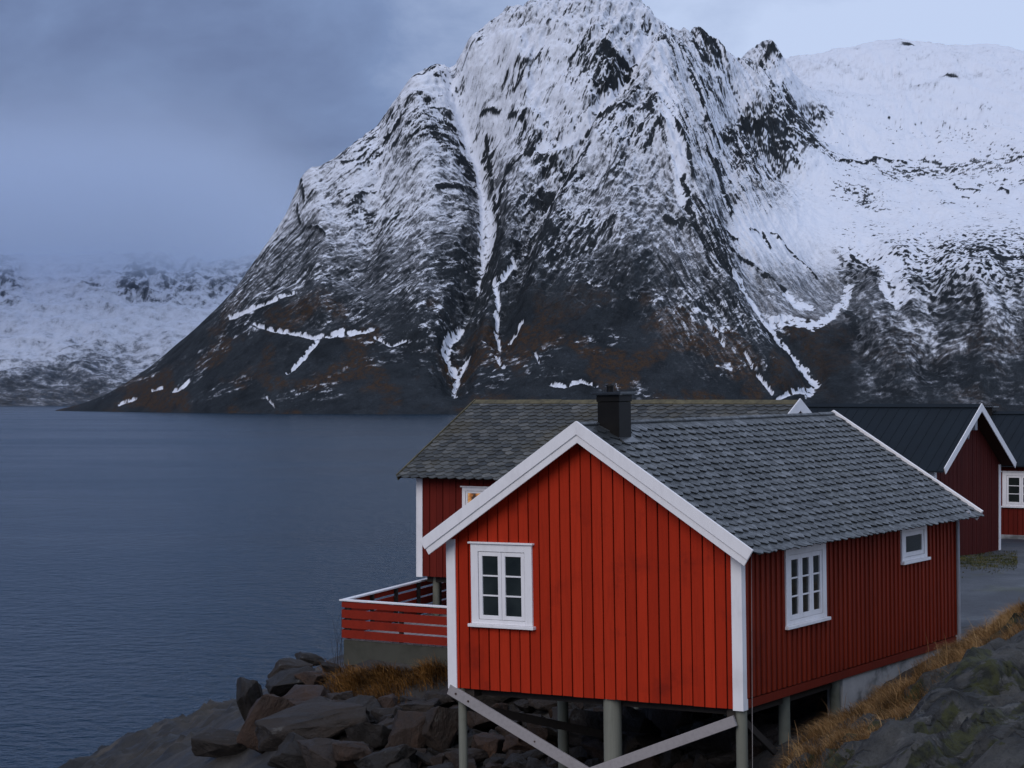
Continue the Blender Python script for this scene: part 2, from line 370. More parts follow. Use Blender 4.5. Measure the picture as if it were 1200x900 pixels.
def rock_ground():
    m, t, b = mat('bare_lichen_rock'); L = t.links.new
    n = tex(t, 0.9, 9, 0.62, (1, 1.5, 1.2), dist=0.5); f = tex(t, 9.0, 7, 0.7)
    c = ramp(t, n, [(0.34, (0.020, 0.019, 0.017)), (0.46, (0.056, 0.054, 0.049)), (0.58, (0.108, 0.105, 0.096)), (0.8, (0.18, 0.175, 0.16))])  # wide dark-to-pale range also paints in lit tops and shadowed faces
    c = mix(t, mrange(t, f, 0.54, 0.72, 0.0, 0.6), c, (0.022, 0.024, 0.025))
    ff = tex(t, 26.0, 5, 0.8); c = mix(t, mrange(t, ff, 0.52, 0.68, 0.0, 0.6), c, (0.016, 0.017, 0.017)); c = mix(t, mrange(t, ff, 0.44, 0.34, 0.0, 0.4), c, (0.17, 0.17, 0.165))
    ck = N(t, 'ShaderNodeTexVoronoi', feature='DISTANCE_TO_EDGE', i_Scale=0.26); tc = N(t, 'ShaderNodeTexCoord'); mp = N(t, 'ShaderNodeMapping'); mp.inputs['Rotation'].default_value = (0, 0, 0.6); mp.inputs['Scale'].default_value = (0.55, 1.6, 1.2)
    wn = N(t, 'ShaderNodeTexNoise', i_Scale=1.2, i_Detail=5.0); L(tc.outputs['Object'], wn.inputs['Vector'])
    va = N(t, 'ShaderNodeVectorMath', operation='MULTIPLY_ADD'); va.inputs[1].default_value = (1.1, 1.1, 1.1); L(wn.outputs['Color'], va.inputs[0]); L(tc.outputs['Object'], va.inputs[2])
    L(va.outputs[0], mp.inputs[0]); L(mp.outputs[0], ck.inputs['Vector'])
    c = mix(t, mrange(t, ck.outputs['Distance'], 0.0, 0.035, 0.9, 0.0), c, (0.010, 0.011, 0.010))
    c3 = N(t, 'ShaderNodeTexVoronoi', feature='DISTANCE_TO_EDGE', i_Scale=1.5); L(mp.outputs[0], c3.inputs['Vector'])
    cm = math_(t, 'MULTIPLY', mrange(t, c3.outputs['Distance'], 0.0, 0.06, 0.85, 0.0), mrange(t, n, 0.44, 0.56, 1.0, 0.0))
    c = mix(t, cm, c, (0.010, 0.011, 0.009))
    l = tex(t, 3.2, 7, 0.75); c = mix(t, mrange(t, l, 0.58, 0.64, 0.0, 0.6), c, (0.20, 0.195, 0.18))
    mo = tex(t, 0.75, 6, 0.62, (1, 1, 1), dist=0.5)
    c = mix(t, math_(t, 'MAXIMUM', mrange(t, math_(t, 'ADD', mo, math_(t, 'MULTIPLY_ADD', f, 0.3, -0.15)), 0.57, 0.60, 0.0, 0.92), mrange(t, math_(t, 'ADD', attr(t, 'moss'), math_(t, 'MULTIPLY_ADD', f, 0.8, -0.4)), 0.35, 0.6, 0.0, 0.95)), c, mix(t, mrange(t, tex(t, 6.0, 4), 0.35, 0.65), (0.010, 0.012, 0.003), (0.062, 0.066, 0.010)))
    L(c, b.inputs['Base Color']); L(mrange(t, n, 0.3, 0.7, 0.55, 0.95), b.inputs['Roughness'])
    ckh = math_(t, 'ADD', mrange(t, ck.outputs['Distance'], 0.0, 0.05, -0.8, 0.0), math_(t, 'MULTIPLY', cm, -0.5))
    bump(t, b, math_(t, 'ADD', ckh, math_(t, 'ADD', math_(t, 'MULTIPLY', n, 1.8), math_(t, 'ADD', math_(t, 'MULTIPLY', f, 0.7), math_(t, 'MULTIPLY', ff, 0.3)))), 1.0, 0.20)
    return m
def slope_ground():
    m, t, b = mat('damp_shore_rock'); L = t.links.new
    n = tex(t, 0.7, 9, 0.62, (1, 1, 1.6), dist=0.5); f = tex(t, 8.0, 7, 0.7)
    c = ramp(t, n, [(0.3, (0.009, 0.008, 0.007)), (0.48, (0.026, 0.023, 0.020)), (0.66, (0.064, 0.056, 0.048))])
    c = mix(t, mrange(t, f, 0.52, 0.75, 0.0, 0.6), c, (0.016, 0.016, 0.016))
    # dark tide band just above the water
    g = N(t, 'ShaderNodeNewGeometry'); sp = N(t, 'ShaderNodeSeparateXYZ'); L(g.outputs['Position'], sp.inputs[0])
    c = mix(t, mrange(t, math_(t, 'ADD', sp.outputs['Z'], math_(t, 'MULTIPLY', n, 0.5)), 0.45, 0.75, 0.75, 0.0), c, (0.012, 0.013, 0.014))
    L(c, b.inputs['Base Color']); L(mrange(t, n, 0.3, 0.7, 0.5, 0.9), b.inputs['Roughness'])
    bump(t, b, math_(t, 'ADD', math_(t, 'MULTIPLY', n, 1.5), math_(t, 'MULTIPLY', f, 0.4)), 0.8, 0.12)
    return m
def gravel():
    m, t, b = mat('wet_gravel'); L = t.links.new
    n = tex(t, 0.6, 6, 0.6, (1, 0.6, 1)); f = tex(t, 30.0, 5, 0.75)
    c = ramp(t, n, [(0.3, (0.032, 0.037, 0.044)), (0.7, (0.066, 0.073, 0.083))])
    c = mix(t, mrange(t, f, 0.45, 0.7, 0.0, 0.6), c, (0.035, 0.038, 0.044))
    g = tex(t, 0.30, 5, 0.65, dist=0.6)
    c = mix(t, mrange(t, g, 0.60, 0.66, 0.0, 0.55), c, (0.055, 0.060, 0.022))
    L(c, b.inputs['Base Color']); L(mrange(t, n, 0.35, 0.65, 0.45, 0.85), b.inputs['Roughness'])
    bump(t, b, f, 0.6, 0.03); return m
M['rock_ground'] = rock_ground(); M['slope'] = slope_ground(); M['gravel'] = gravel()
cell = lambda a: (a[:-1,:-1]+a[1:,:-1]+a[:-1,1:]+a[1:,1:])/4
kr = cell(rockm) > 0.5
kf = (cell(flat) > 0.5) & ~kr
for nm, m_, k in (('rock_outcrop', 'rock_ground', kr), ('gravel_road', 'gravel', kf), ('shore_slope', 'slope', ~kr & ~kf)):
    tag(link_mesh(nm, grid_mesh(nm, GX, GY, GZ+HC, {'moss': crev} if nm == 'rock_outcrop' else None, k), M[m_]), kind='structure')

# ------------------------------------------------------------------ water
def water():
    m, t, b = mat('fjord_water'); L = t.links.new
    tc = N(t, 'ShaderNodeTexCoord')
    def wav(sc, st, det, rot=0.0):
        mp = N(t, 'ShaderNodeMapping'); mp.inputs['Scale'].default_value = st; mp.inputs['Rotation'].default_value = (0, 0, rot)
        L(tc.outputs['Object'], mp.inputs[0])
        n = N(t, 'ShaderNodeTexNoise', i_Scale=sc, i_Detail=float(det), i_Roughness=0.6, i_Distortion=0.2)
        L(mp.outputs[0], n.inputs['Vector']); return n.outputs['Fac']
    a = wav(1.15, (1.0, 1.0, 1), 4, 0.35); c = wav(0.24, (0.9, 1.0, 1), 3, -0.2); d = wav(0.012, (0.5, 1.3, 1), 4)
    h = math_(t, 'ADD', math_(t, 'MULTIPLY', a, 0.62), math_(t, 'MULTIPLY', c, 0.45))
    L(ramp(t, d, [(0.35, (0.003, 0.020, 0.040)), (0.65, (0.005, 0.026, 0.049))]), b.inputs['Base Color'])
    b.inputs['IOR'].default_value = 1.17
    L(mrange(t, d, 0.35, 0.65, 0.20, 0.26), b.inputs['Roughness'])
    bump(t, b, h, 1.0, 0.55)
    return m
M['water'] = water()
wb = MB(); wb.add([(-9000, -3000, 0), (9000, -3000, 0), (9000, 12000, 0), (-9000, 12000, 0)], [(0, 1, 2, 3)])
tag(wb.build('water', M['water']), kind='structure')

# ------------------------------------------------------------------ mountains
def rock_snow(name, rock0, rock1, brown, snow=(0.77, 0.80, 0.87), fine=0.32, fs=0.30):
    m, t, b = mat(name); L = t.links.new
    s = attr(t, 'snow'); br = attr(t, 'brown')
    n = tex(t, 0.035, 8, 0.65); f = tex(t, fs, 6, 0.72); v = tex(t, 0.12, 6, 0.65, (1, 1, 0.25))
    c = ramp(t, n, [(0.3, rock0), (0.7, rock1)])
    c = mix(t, mrange(t, v, 0.45, 0.7, 0.0, 0.6), c, tuple(x*0.55 for x in rock0))
    bb = math_(t, 'MULTIPLY', br, mrange(t, f, 0.40, 0.58, 0.05, 1.0))
    c = mix(t, bb, c, brown)
    hf = tex(t, fs*4.5, 4, 0.8, (1, 1, 0.8))
    c = mix(t, mrange(t, hf, 0.46, 0.62, 0.0, 0.7), c, mix(t, 1.0, c, (0.35, 0.38, 0.42), 'MULTIPLY'))
    c = mix(t, mrange(t, f, 0.46, 0.34, 0.0, 0.5), c, mix(t, 1.0, c, (1.9, 1.9, 1.95), 'MULTIPLY'))
    s2 = math_(t, 'ADD', s, math_(t, 'MULTIPLY_ADD', f, fine*1.6, -fine*0.8))
    s2 = math_(t, 'ADD', s2, math_(t, 'MULTIPLY_ADD', hf, fine*1.6, -fine*0.8))
    pw = math_(t, 'MULTIPLY', mrange(t, s2, 0.06, 0.98), 0.58); cr = math_(t, 'MULTIPLY', mrange(t, s2, 0.34, 0.62), 0.42)
    c = mix(t, math_(t, 'ADD', pw, cr), c, snow)
    L(c, b.inputs['Base Color']); b.inputs['Roughness'].default_value = 0.9; b.inputs['Specular IOR Level'].default_value = 0.15
    bump(t, b, math_(t, 'ADD', f, math_(t, 'MULTIPLY', n, 0.5)), 0.5, 1.2)
    return m
M['mountain'] = rock_snow('mountain_rock_and_snow', (0.014, 0.018, 0.022), (0.038, 0.045, 0.052), (0.054, 0.033, 0.020))
M['far_mountain'] = rock_snow('far_mountain_shaded_snow', (0.030, 0.040, 0.052), (0.060, 0.072, 0.090), (0.05, 0.045, 0.04), snow=(0.66, 0.69, 0.76), fine=0.50, fs=0.16)  # snow colour lowered to carry cloud shade and haze over the range

def main_mountain():
    K = lambda d: 1080 + (d-1080)*0.62 if d > 1080 else d
    base = [(60,1560),(110,1460),(170,1370),(250,1240),(350,1180),(450,1130),(540,1120),(650,1100),(760,1100),(850,1110),(940,1140),(1050,1120),(1200,1100),(1350,1080)]
    pts = []; vals = []
    def cp(px, py, d):
        x, y, z = P3(px, py, d); pts.append((x, y)); vals.append(z)
    for px, d in base:
        d = K(d)
        pts.append(((px-600)/F*d, d)); vals.append(-1.0)
        d -= 120; pts.append(((px-600)/F*d, d)); vals.append(-40.0)
    face = [(130,462,1490),(200,410,1500),(265,355,1510),(325,265,1530),(355,210,1540),(440,145,1560),(500,86,1565),(545,58,1570),(605,5,1580),(690,-10,1580),(750,-2,1585),(790,46,1580),
     (300,400,1330),(230,440,1350),(400,400,1270),(400,300,1400),(480,300,1370),(480,200,1480),(440,230,1470),(548,300,1385),(540,420,1230),(600,200,1470),(575,180,1510),(540,130,1540),(650,300,1310),(650,420,1170),(750,300,1280),(750,420,1160),
     (700,200,1400),(650,100,1500),(720,100,1480),(780,150,1420),(800,250,1340),(850,350,1250),(900,430,1175),(868,250,1430),(885,330,1330),(930,440,1200),(850,150,1560),(950,300,1470),(985,345,1390),(1000,420,1230),
     (900,200,1640),(950,150,1800),(1080,320,1340),(1150,320,1290),(1100,380,1230),(1045,290,1460),(1200,250,1560),(1150,430,1180),(1250,300,1400),(1100,200,1750),(825,34,1700),(860,70,1760),(905,52,1830),(1000,110,2000)]
    for px, py, d in face: cp(px, py, K(d))
    for px, py, d in [(880,84,2150),(905,76,2150),(925,73,2150),(945,70,2150),(1000,60,2200),(1045,55,2200),(1100,60,2200),(1160,54,2200),(1210,66,2150),(1300,80,2100),(1400,120,1900),(1350,250,1500)]: cp(px, py, K(d)+20)
    # behind the skyline the ground drops again
    for px, py, d, dz in [(130,462,1500,40),(200,410,1520,90),(265,355,1530,110),(325,265,1550,120),(355,210,1560,130),(440,145,1580,120),(545,58,1600,120),(605,5,1610,110),(690,-10,1610,110),(750,-2,1610,100)]:
        x, y, z = P3(px, py, K(d)); k = 1 + 130/K(d); pts.append((x*k, y*k)); vals.append(max(z-dz*1.2, -60))
        k = 1 + 500/K(d); pts.append((x*k, y*k)); vals.append(max(z-dz*3, -60))
    for px in (945,1100,1250,1400): pts.append(((px-600)/F*2500, 2500)); vals.append(150)
    ev = rbf(pts, vals, 6.0)
    u = np.linspace(-0.232, 0.30, 1300)
    rows = np.concatenate([np.arange(1060, 1400, 0.58), np.arange(1400, 1560, 1.5), np.arange(1560, 2080, 4.5)])
    U, Y = np.meshgrid(u, rows); X = U*Y
    Z = ev(X, Y)
    # ---- anatomy in terms of the place: a_ = across the face, e_ = up the face (both in the photograph's scale at the face's own distance)
    A = 600+F*X/Y; E = YH-F*(Z-HC)/Y
    Z0 = Z.copy(); WF = (Z0+Y)*0.6
    dzy = np.gradient(Z0, axis=0)/np.gradient(Y, axis=0); dzx = np.gradient(Z0, axis=1)/np.gradient(X, axis=1)
    hi = sst(470, 330, E)                              # no relief at the shore
    right = sst(900, 990, A)                           # the bowl and the low hump east of the pillar
    pill = sst(745, 800, A)*(1-sst(880, 960, A))       # the east pillar
    left = 1-sst(500, 640, A)
    def rot(ang, sx, sy):
        c, s = math.cos(ang), math.sin(ang); W_ = Z0*0.55+Y*0.55   # climb along the face
        return (X*c+W_*s)/sx, (-X*s+W_*c)/sy
    wx, wy = 14*fbm(X/70, Z0/70, 3, 71), 14*fbm(X/70+9, Z0/70, 3, 72)
    p1 = rot(math.radians(38), 46, 15); p2 = rot(math.radians(62), 40, 12); p3 = rot(math.radians(-66), 70, 9); p4 = rot(math.radians(8), 26, 18)
    r1 = ridged(p1[0]+wx/60, p1[1]+wy/40, 5, 101, 0.56); r2 = ridged(p2[0]+wx/60, p2[1]+wy/40, 5, 111, 0.56)
    r3 = ridged(p3[0]+wx/90, p3[1]+wy/60, 5, 121, 0.58); r4 = ridged(p4[0]+wx/40, p4[1]+wy/40, 5, 131, 0.56)
    cen = (1-left)*(1-pill)*(1-right)
    rr = left*(0.6*r1+0.4*r4) + cen*(0.55*r2+0.45*r4) + pill*(0.75*r3+0.25*r2) + right*ridged(X/30+wx/28, Y/38+wy/28, 5, 135, 0.55)
    big = fbm(X/120, (Z0+Y)/170, 4, 141)
    amp = (0.55+0.45*sst(300, 120, E))*(1-0.55*right*sst(330, 250, E))
    amp = amp*(1-0.25*sst(300, 400, E)*(1-right))
    hump = right*sst(290, 340, E)
    D = hi*(amp*(15-6*left)*(rr-0.6) + 7*big*(1-right*0.2)) + hump*sst(485, 455, E)*4.5*(ridged(X/60, (Z0+Y)/60, 5, 151)-0.5)
    # ---- gullies, ramps and cracks follow lines on the face
    vis = np.maximum.accumulate((Z0-HC)/Y, axis=0) <= (Z0-HC)/Y + 1e-4
    wa = 4.0*fbm(X/11, WF/11, 4, 201, 0.65); we = 4.0*fbm(X/11+5, WF/11, 4, 202, 0.65)
    def line(pl, w0, w1=None, every=False):
        w1 = w0 if w1 is None else w1
        r = np.zeros_like(A); n = len(pl)-1
        xs = [p[0] for p in pl]; ys = [p[1] for p in pl]; pad = 4*max(w0, w1)+6
        sel = np.nonzero((A > min(xs)-pad) & (A < max(xs)+pad) & (E > min(ys)-pad) & (E < max(ys)+pad) & (vis | every))
        if len(sel[0]) == 0: return r
        a, e = A[sel]+wa[sel]*min(1.2, 0.25+w0*0.12), E[sel]+we[sel]*min(1.2, 0.25+w0*0.12)
        best = np.zeros(len(a))
        for i in range(n):
            (x0, y0), (x1, y1) = pl[i], pl[i+1]; dx, dy = x1-x0, y1-y0
            t = np.clip(((a-x0)*dx+(e-y0)*dy)/(dx*dx+dy*dy+1e-9), 0, 1)
            w = w0+(w1-w0)*(i+t)/n
            best = np.maximum(best, 1-np.hypot(a-x0-t*dx, e-y0-t*dy)/(w*1.6))
        r[sel] = np.clip(best, 0, 1); return r
    MAC = np.zeros_like(A)
    for pl, w, h in [([(533,60),(545,120),(563,200),(570,262),(560,320),(541,380),(531,440)],15,-15),([(758,30),(732,88),(692,150),(652,212),(622,272),(602,330),(588,392)],13,-11),
                     ([(700,150),(668,215),(640,280),(622,350)],10,7),([(776,75),(790,140),(803,200),(830,280),(868,365),(925,445)],16,9),([(862,95),(851,160),(850,230),(862,300),(882,356),(922,404),(952,445)],13,-7),
                     ([(485,110),(500,200),(508,300),(492,380)],20,8),([(602,60),(618,150),(604,240),(594,330)],16,8),([(445,150),(440,230),(425,320)],14,-7),([(700,40),(700,110),(720,200),(735,300)],18,6),([(360,215),(380,280),(372,360)],14,6),
                     ([(1085,300),(1100,350),(1090,420)],16,-7),([(1020,340),(1035,400),(1060,450)],16,6),([(1150,320),(1165,380),(1150,440)],16,6)]:
        ln = line(pl, w*1.25, None, True); MAC += h*ln*ln*(3-2*ln)
    D = D + MAC*1.1
    snowl = [
     ([(525,78),(529,95),(540,120),(550,145),(560,172),(566,205),(567,230),(566,280)],6.5,4.5),([(578,225),(577,262),(568,293),(562,318)],8,3),([(602,305),(592,322),(580,335)],3,3),([(580,325),(583,353),(582,380),(587,392)],4,3),
     ([(540,364),(526,384),(522,404),(532,414)],4.5,6),([(547,404),(536,420),(532,436),(534,462)],5,2.5),
     ([(270,376),(296,366),(320,358),(346,345)],2,3.2),([(300,384),(320,389),(345,391),(368,397),(396,392),(436,385)],3,4),([(372,398),(356,420),(337,437)],4.5,2.5),([(440,395),(458,404),(480,400)],2.5,2.5),
     ([(194,410),(208,399)],2.5,3),([(203,458),(214,454),(222,446)],2,2.5),([(140,474),(158,466)],3,3),([(178,458),(190,454)],1.5,2),([(312,464),(322,478)],1.5,1.5),
     ([(598,388),(612,379)],3,3),([(582,415),(590,430)],3,2.5),([(626,412),(632,425)],1.8,1.8),([(645,450),(660,452),(680,446),(700,452)],3,2.5),([(690,331),(705,335)],2.5,2),
     ([(861,331),(880,356),(899,381),(921,404),(940,426),(956,445),(945,460)],5.0,7.0),([(945,460),(925,465),(905,470)],3.5,2),([(905,372),(930,378),(956,384),(973,372),(988,356),(996,336)],6,6),([(922,345),(934,356),(950,360)],6,5),
     ([(867,330),(880,356)],2,3),([(827,375),(843,395),(848,405)],3,2.5),([(873,415),(882,432)],1.5,2),([(888,440),(898,452),(905,462)],2,2.5),
     ([(634,182),(660,160),(697,130),(718,104),(739,75),(750,50),(756,34)],6,6),([(770,80),(785,140),(795,196),(800,240)],9,6),
     ([(1000,160),(1090,140),(1190,130)],28,30),([(960,230),(1000,270),(1040,310),(1058,338)],26,10),([(1060,250),(1130,240),(1190,235)],34,30),([(1035,340),(1055,350)],7,5),
    ]
    darkl = [
     ([(660,196),(676,188),(688,180)],5,4),([(684,186),(665,220),(650,240),(634,254)],5,2.5),([(683,154),(700,140),(722,130),(739,126)],2.5,3.5),([(711,60),(728,66),(744,62)],5,3.5),([(735,70),(722,84),(708,98),(697,103)],5,4),
     ([(513,234),(535,224),(557,210)],3,3.2),([(582,236),(590,220),(600,206)],4,5),([(597,212),(610,200)],3,3),([(570,150),(580,235),(585,262),(573,290)],2.0,2.4),([(572,290),(560,330),(545,372)],2.5,2.5),([(566,125),(578,128),(585,132)],3,4),([(600,140),(610,150),(615,143)],5,4),
     ([(781,255),(790,262),(800,268)],4,4),([(800,215),(808,250),(812,275)],3,4),([(848,285),(877,305),(902,328),(921,339)],2.5,2.0),([(841,258),(853,266),(864,272)],2.5,2.5),([(880,266),(892,268),(903,286)],1.8,1.3),([(904,269),(924,288),(943,309),(958,324)],1.3,1.0),
     ([(997,298),(1010,306),(1023,314)],1.8,1.8),([(826,34),(834,50),(838,62)],7,5),([(815,50),(825,70)],4,4),([(897,65),(892,82)],6,4),([(905,58),(912,70)],5,3),([(848,142),(862,150),(876,146)],6,5),([(880,152),(900,154),(915,150)],6,5),([(925,138),(945,150),(957,175)],6,4),
     ([(985,187),(1004,190),(1027,183)],1.8,2.2),([(1030,184),(1063,187)],1.5,1.5),([(1117,212),(1122,218),(1147,222)],1.5,1.8),([(1170,222),(1174,217),(1182,225)],1.5,1.2),([(1128,227),(1138,228)],1,1),([(353,215),(356,240)],1.6,1),([(360,272),(372,276),(380,282)],1.5,1.2),([(410,240),(425,222),(445,216)],2,1.8),([(348,240),(352,262)],1.2,1),
     ([(1090,330),(1120,345),(1150,350)],2.5,2.5),([(1085,350),(1110,358)],2.5,2.0),([(990,365),(1003,380),(1000,396)],5,6),([(400,190),(420,185),(432,172)],1.6,1.6),([(447,160),(470,148)],1.8,1.4),
     ([(808,80),(820,110),(836,150)],3,3),([(790,150),(806,190),(812,220)],2,3),([(838,180),(850,215),(858,240)],2.5,2.5),
    ]
    SN = np.zeros_like(A); DK = np.zeros_like(A)
    for l in snowl:
        kk = 0.72 if l[0][0][1] > 300 else 1.0
        SN = np.maximum(SN, line(l[0], l[1]*kk, l[2]*kk))
    for l in darkl: DK = np.maximum(DK, line(*l))
    D = D - 2.5*sst(0.2, 0.8, SN)*(1-right) + 1.5*DK
    slope_d = np.sqrt(1+dzx**2+dzy**2)
    Z = Z0 + D*0.75
    Yd = Y - D*0.45*np.clip(dzy, 0, 1.2)/1.2
    Xd = U*Y
    # ---- snow lies on the benches, wind-scoured walls stay bare
    zy = np.gradient(Z, axis=0)/np.gradient(Y, axis=0); zx = np.gradient(Z, axis=1)/np.gradient(X, axis=1)
    nz = 1/np.sqrt(1+zx**2+zy**2); nz0 = 1/np.sqrt(1+dzx**2+dzy**2)
    loc = np.clip((nz-nz0)*2.2, -0.8, 0.8)
    lo = lambda e, xs, ys: np.interp(e, xs, ys)
    En = E + 34*fbm(X/85, Z0/60, 4, 301)
    cov = left*lo(En, (60,150,220,280,330,380,430), (.84,.76,.64,.50,.30,.12,.0)) + cen*lo(En, (40,150,220,262,310,350,400), (.82,.74,.60,.46,.27,.11,.0)) + pill*lo(En, (60,160,250,320,380,430,470), (.78,.72,.58,.40,.21,.08,.0)) + right*lo(E+22*fbm(X/60, Z0/50, 4, 303), (60,250,300,330,380,430,470), (.98,.95,.88,.50,.30,.18,.08))
    tex1 = fbm(X/4.2, (Z0*1.2+Y*0.4)/3.2, 4, 321, 0.7)
    q1 = rot(math.radians(36), 9.5, 2.5); q2 = rot(math.radians(58), 9.5, 2.4); q3 = rot(math.radians(-68), 17, 2.0); q4 = rot(math.radians(12), 6, 2.8)
    def strokes(q, sd): return fbm(q[0]+wx/25, q[1]+wy/18, 5, sd, 0.72)
    def cracks(q, sd, sc_): 
        l = 1-np.abs(noise(q[0]*sc_+wx/20, q[1]*sc_+wy/14, sd))*1.0
        m_ = sst(0.02, 0.40, fbm(q[0]*sc_*0.7+4, q[1]*sc_*0.5, 3, sd+7))
        return sst(0.86, 0.99, l)*m_
    tex2 = left*(0.7*strokes(q1, 331)+0.4*strokes(q4, 335)) + cen*(0.6*strokes(q2, 341)+0.5*strokes(q4, 345)) + pill*(0.95*strokes(q3, 351)+0.2*tex1) + right*0.95*fbm(X/7+wx/16, Y/10+wy/16, 6, 361, 0.74)
    crk = left*(cracks(q1, 501, 0.42)+0.8*cracks(q1, 503, 1.0)+0.5*cracks(q4, 505, 0.7)) + cen*(cracks(q2, 511, 0.42)+0.7*cracks(q1, 513, 0.9)+0.5*cracks(q4, 515, 0.8)) + pill*(cracks(q3, 521, 0.5)+0.8*cracks(q3, 523, 1.1)) + right*0.5*cracks(q4, 531, 0.6)
    region = fbm(X/55, (Z0+Y)/80, 3, 325)
    act = sst(0.0, 0.25, cov)*0.6+0.4
    crag = sst(0.05, 0.45, fbm(X/42+3, (Z0+Y)/60, 4, 328))*(1-right)*sst(300, 220, E)      # rougher ground breaks through the snow
    slabq = sst(0.02, 0.30, fbm(X/48+7, (Z0+Y)/75, 3, 330))*(1-right)
    slabq = np.maximum(slabq, sst(345, 370, A)*sst(530, 500, A)*sst(165, 200, E)*sst(345, 310, E)*0.8)
    quiet = 1-0.65*slabq
    act = act*quiet
    sc = cov + act*(0.31*tex2 + 0.25*tex1*(1-0.5*right)) + 0.34*loc*(1-0.5*right) + 0.10*region*(1-right) - 0.36*np.clip(crk, 0, 1.2)*sst(0.1, 0.35, cov) - crag*(0.05+0.55*np.abs(tex2))
    dash = left*strokes(q1, 601) + cen*strokes(q2, 611) + pill*strokes(q3, 621)
    dash2 = left*strokes((q1[0]*0.5, q1[1]*0.5), 631) + cen*strokes((q2[0]*0.5, q2[1]*0.5), 641) + pill*strokes((q3[0]*0.6, q3[1]*0.6), 651)
    rgn = 0.42*region-0.30*slabq+0.10*crag
    sc = sc - 0.55*sst(0.26, 0.38, dash+rgn)*sst(0.15, 0.4, cov) - 0.55*sst(0.27, 0.37, dash2+rgn*1.1)*sst(0.2, 0.45, cov)
    sc = sc + 0.30*sst(0.26, 0.36, -dash+0.2*region)*sst(0.02, 0.15, cov)*(1-right)
    bowl = right*sst(340, 290, E)
    shd = sst(845, 870, A)*sst(975, 945, A+0.4*(E-150))*sst(120, 138, E)*sst(192, 176, E)
    sc = sc - 0.75*shd*sst(0.0, 0.22, strokes(q4, 671)+0.12)
    sc = sc - 0.70*bowl*(0.35+0.65*sst(100, 150, E))*sst(0.36, 0.46, strokes(q4, 661)+0.42*sst(-0.05, 0.4, fbm(X/45, (Z0+Y)/50, 3, 663)))
    sc = sc + bowl*(0.10*sst(-0.1, 0.3, region) - 0.30*sst(0.10, 0.36, fbm(X/30, (Z0+Y)/26, 4, 327))*(0.5+1.6*tex2))
    sc = sc - 0.75*right*sst(235, 285, E)*sst(352, 315, E)*sst(950, 1010, A)*sst(0.0, 0.32, fbm(X/3.4, (Z0+Y)/5.0, 3, 329))
    slab = sst(845, 870, A-0.15*(E-250))*sst(1000, 975, A-0.1*(E-340))*sst(225, 260, E)*sst(388, 366, E)   # smooth glaciated slab
    sc = sc*(1-0.85*slab) + slab*(0.36 + 0.42*sst(345, 260, E)+0.22*strokes(q3, 371))
    talus = sst(890, 930, A)*sst(1010, 980, A)*sst(372, 392, E)
    sc = sc - 0.35*talus
    rag = 0.55 + 0.9*fbm(X/7.0, WF/5.0, 4, 377)
    SNm = sst(0.16, 0.5, SN*(0.45+0.55*rag+1.1*fbm(X/3.2, WF/2.2, 3, 373))*1.35); DKm = sst(0.34, 0.72, DK*(0.9+1.7*fbm(X/5.0, WF/4.0, 4, 379, 0.65))*1.2)
    sc = sc*(1-0.9*SNm) + SNm*(0.86+0.2*tex1)
    sc = sc*(1-0.9*DKm) - 0.12*DKm
    humpz = right*sst(315, 345, E)*sst(1000, 1040, A+0.3*(E-380))
    sc = sc + humpz*(0.42*fbm(X/22+wx/25, Y/28+wy/25, 6, 385, 0.72)+0.22*tex1)
    rim = sst(0.12, 0.26, fbm(X/9+wx/20, WF/4.5, 5, 387, 0.72))*sst(318, 370, E)*sst(478, 462, E)*(1-right)
    sc = sc + 0.42*rim*sst(-0.02, 0.22, fbm(X/60, WF/40, 3, 389))*(0.5+0.9*np.clip(tex1+0.4, 0, 1))
    sc = np.where(E > 474, sc-0.25, sc)
    brown = sst(330, 400, E+40*fbm(X/60, Z0/40, 4, 381))*sst(0.02, 0.38, fbm(X/38, Z0/26, 4, 391)+0.08)*(1-0.65*right)
    tag(link_mesh('mountain', grid_mesh('mountain', Xd, Yd, Z, {'snow': sc, 'brown': brown}), M['mountain']), kind='structure')
main_mountain()

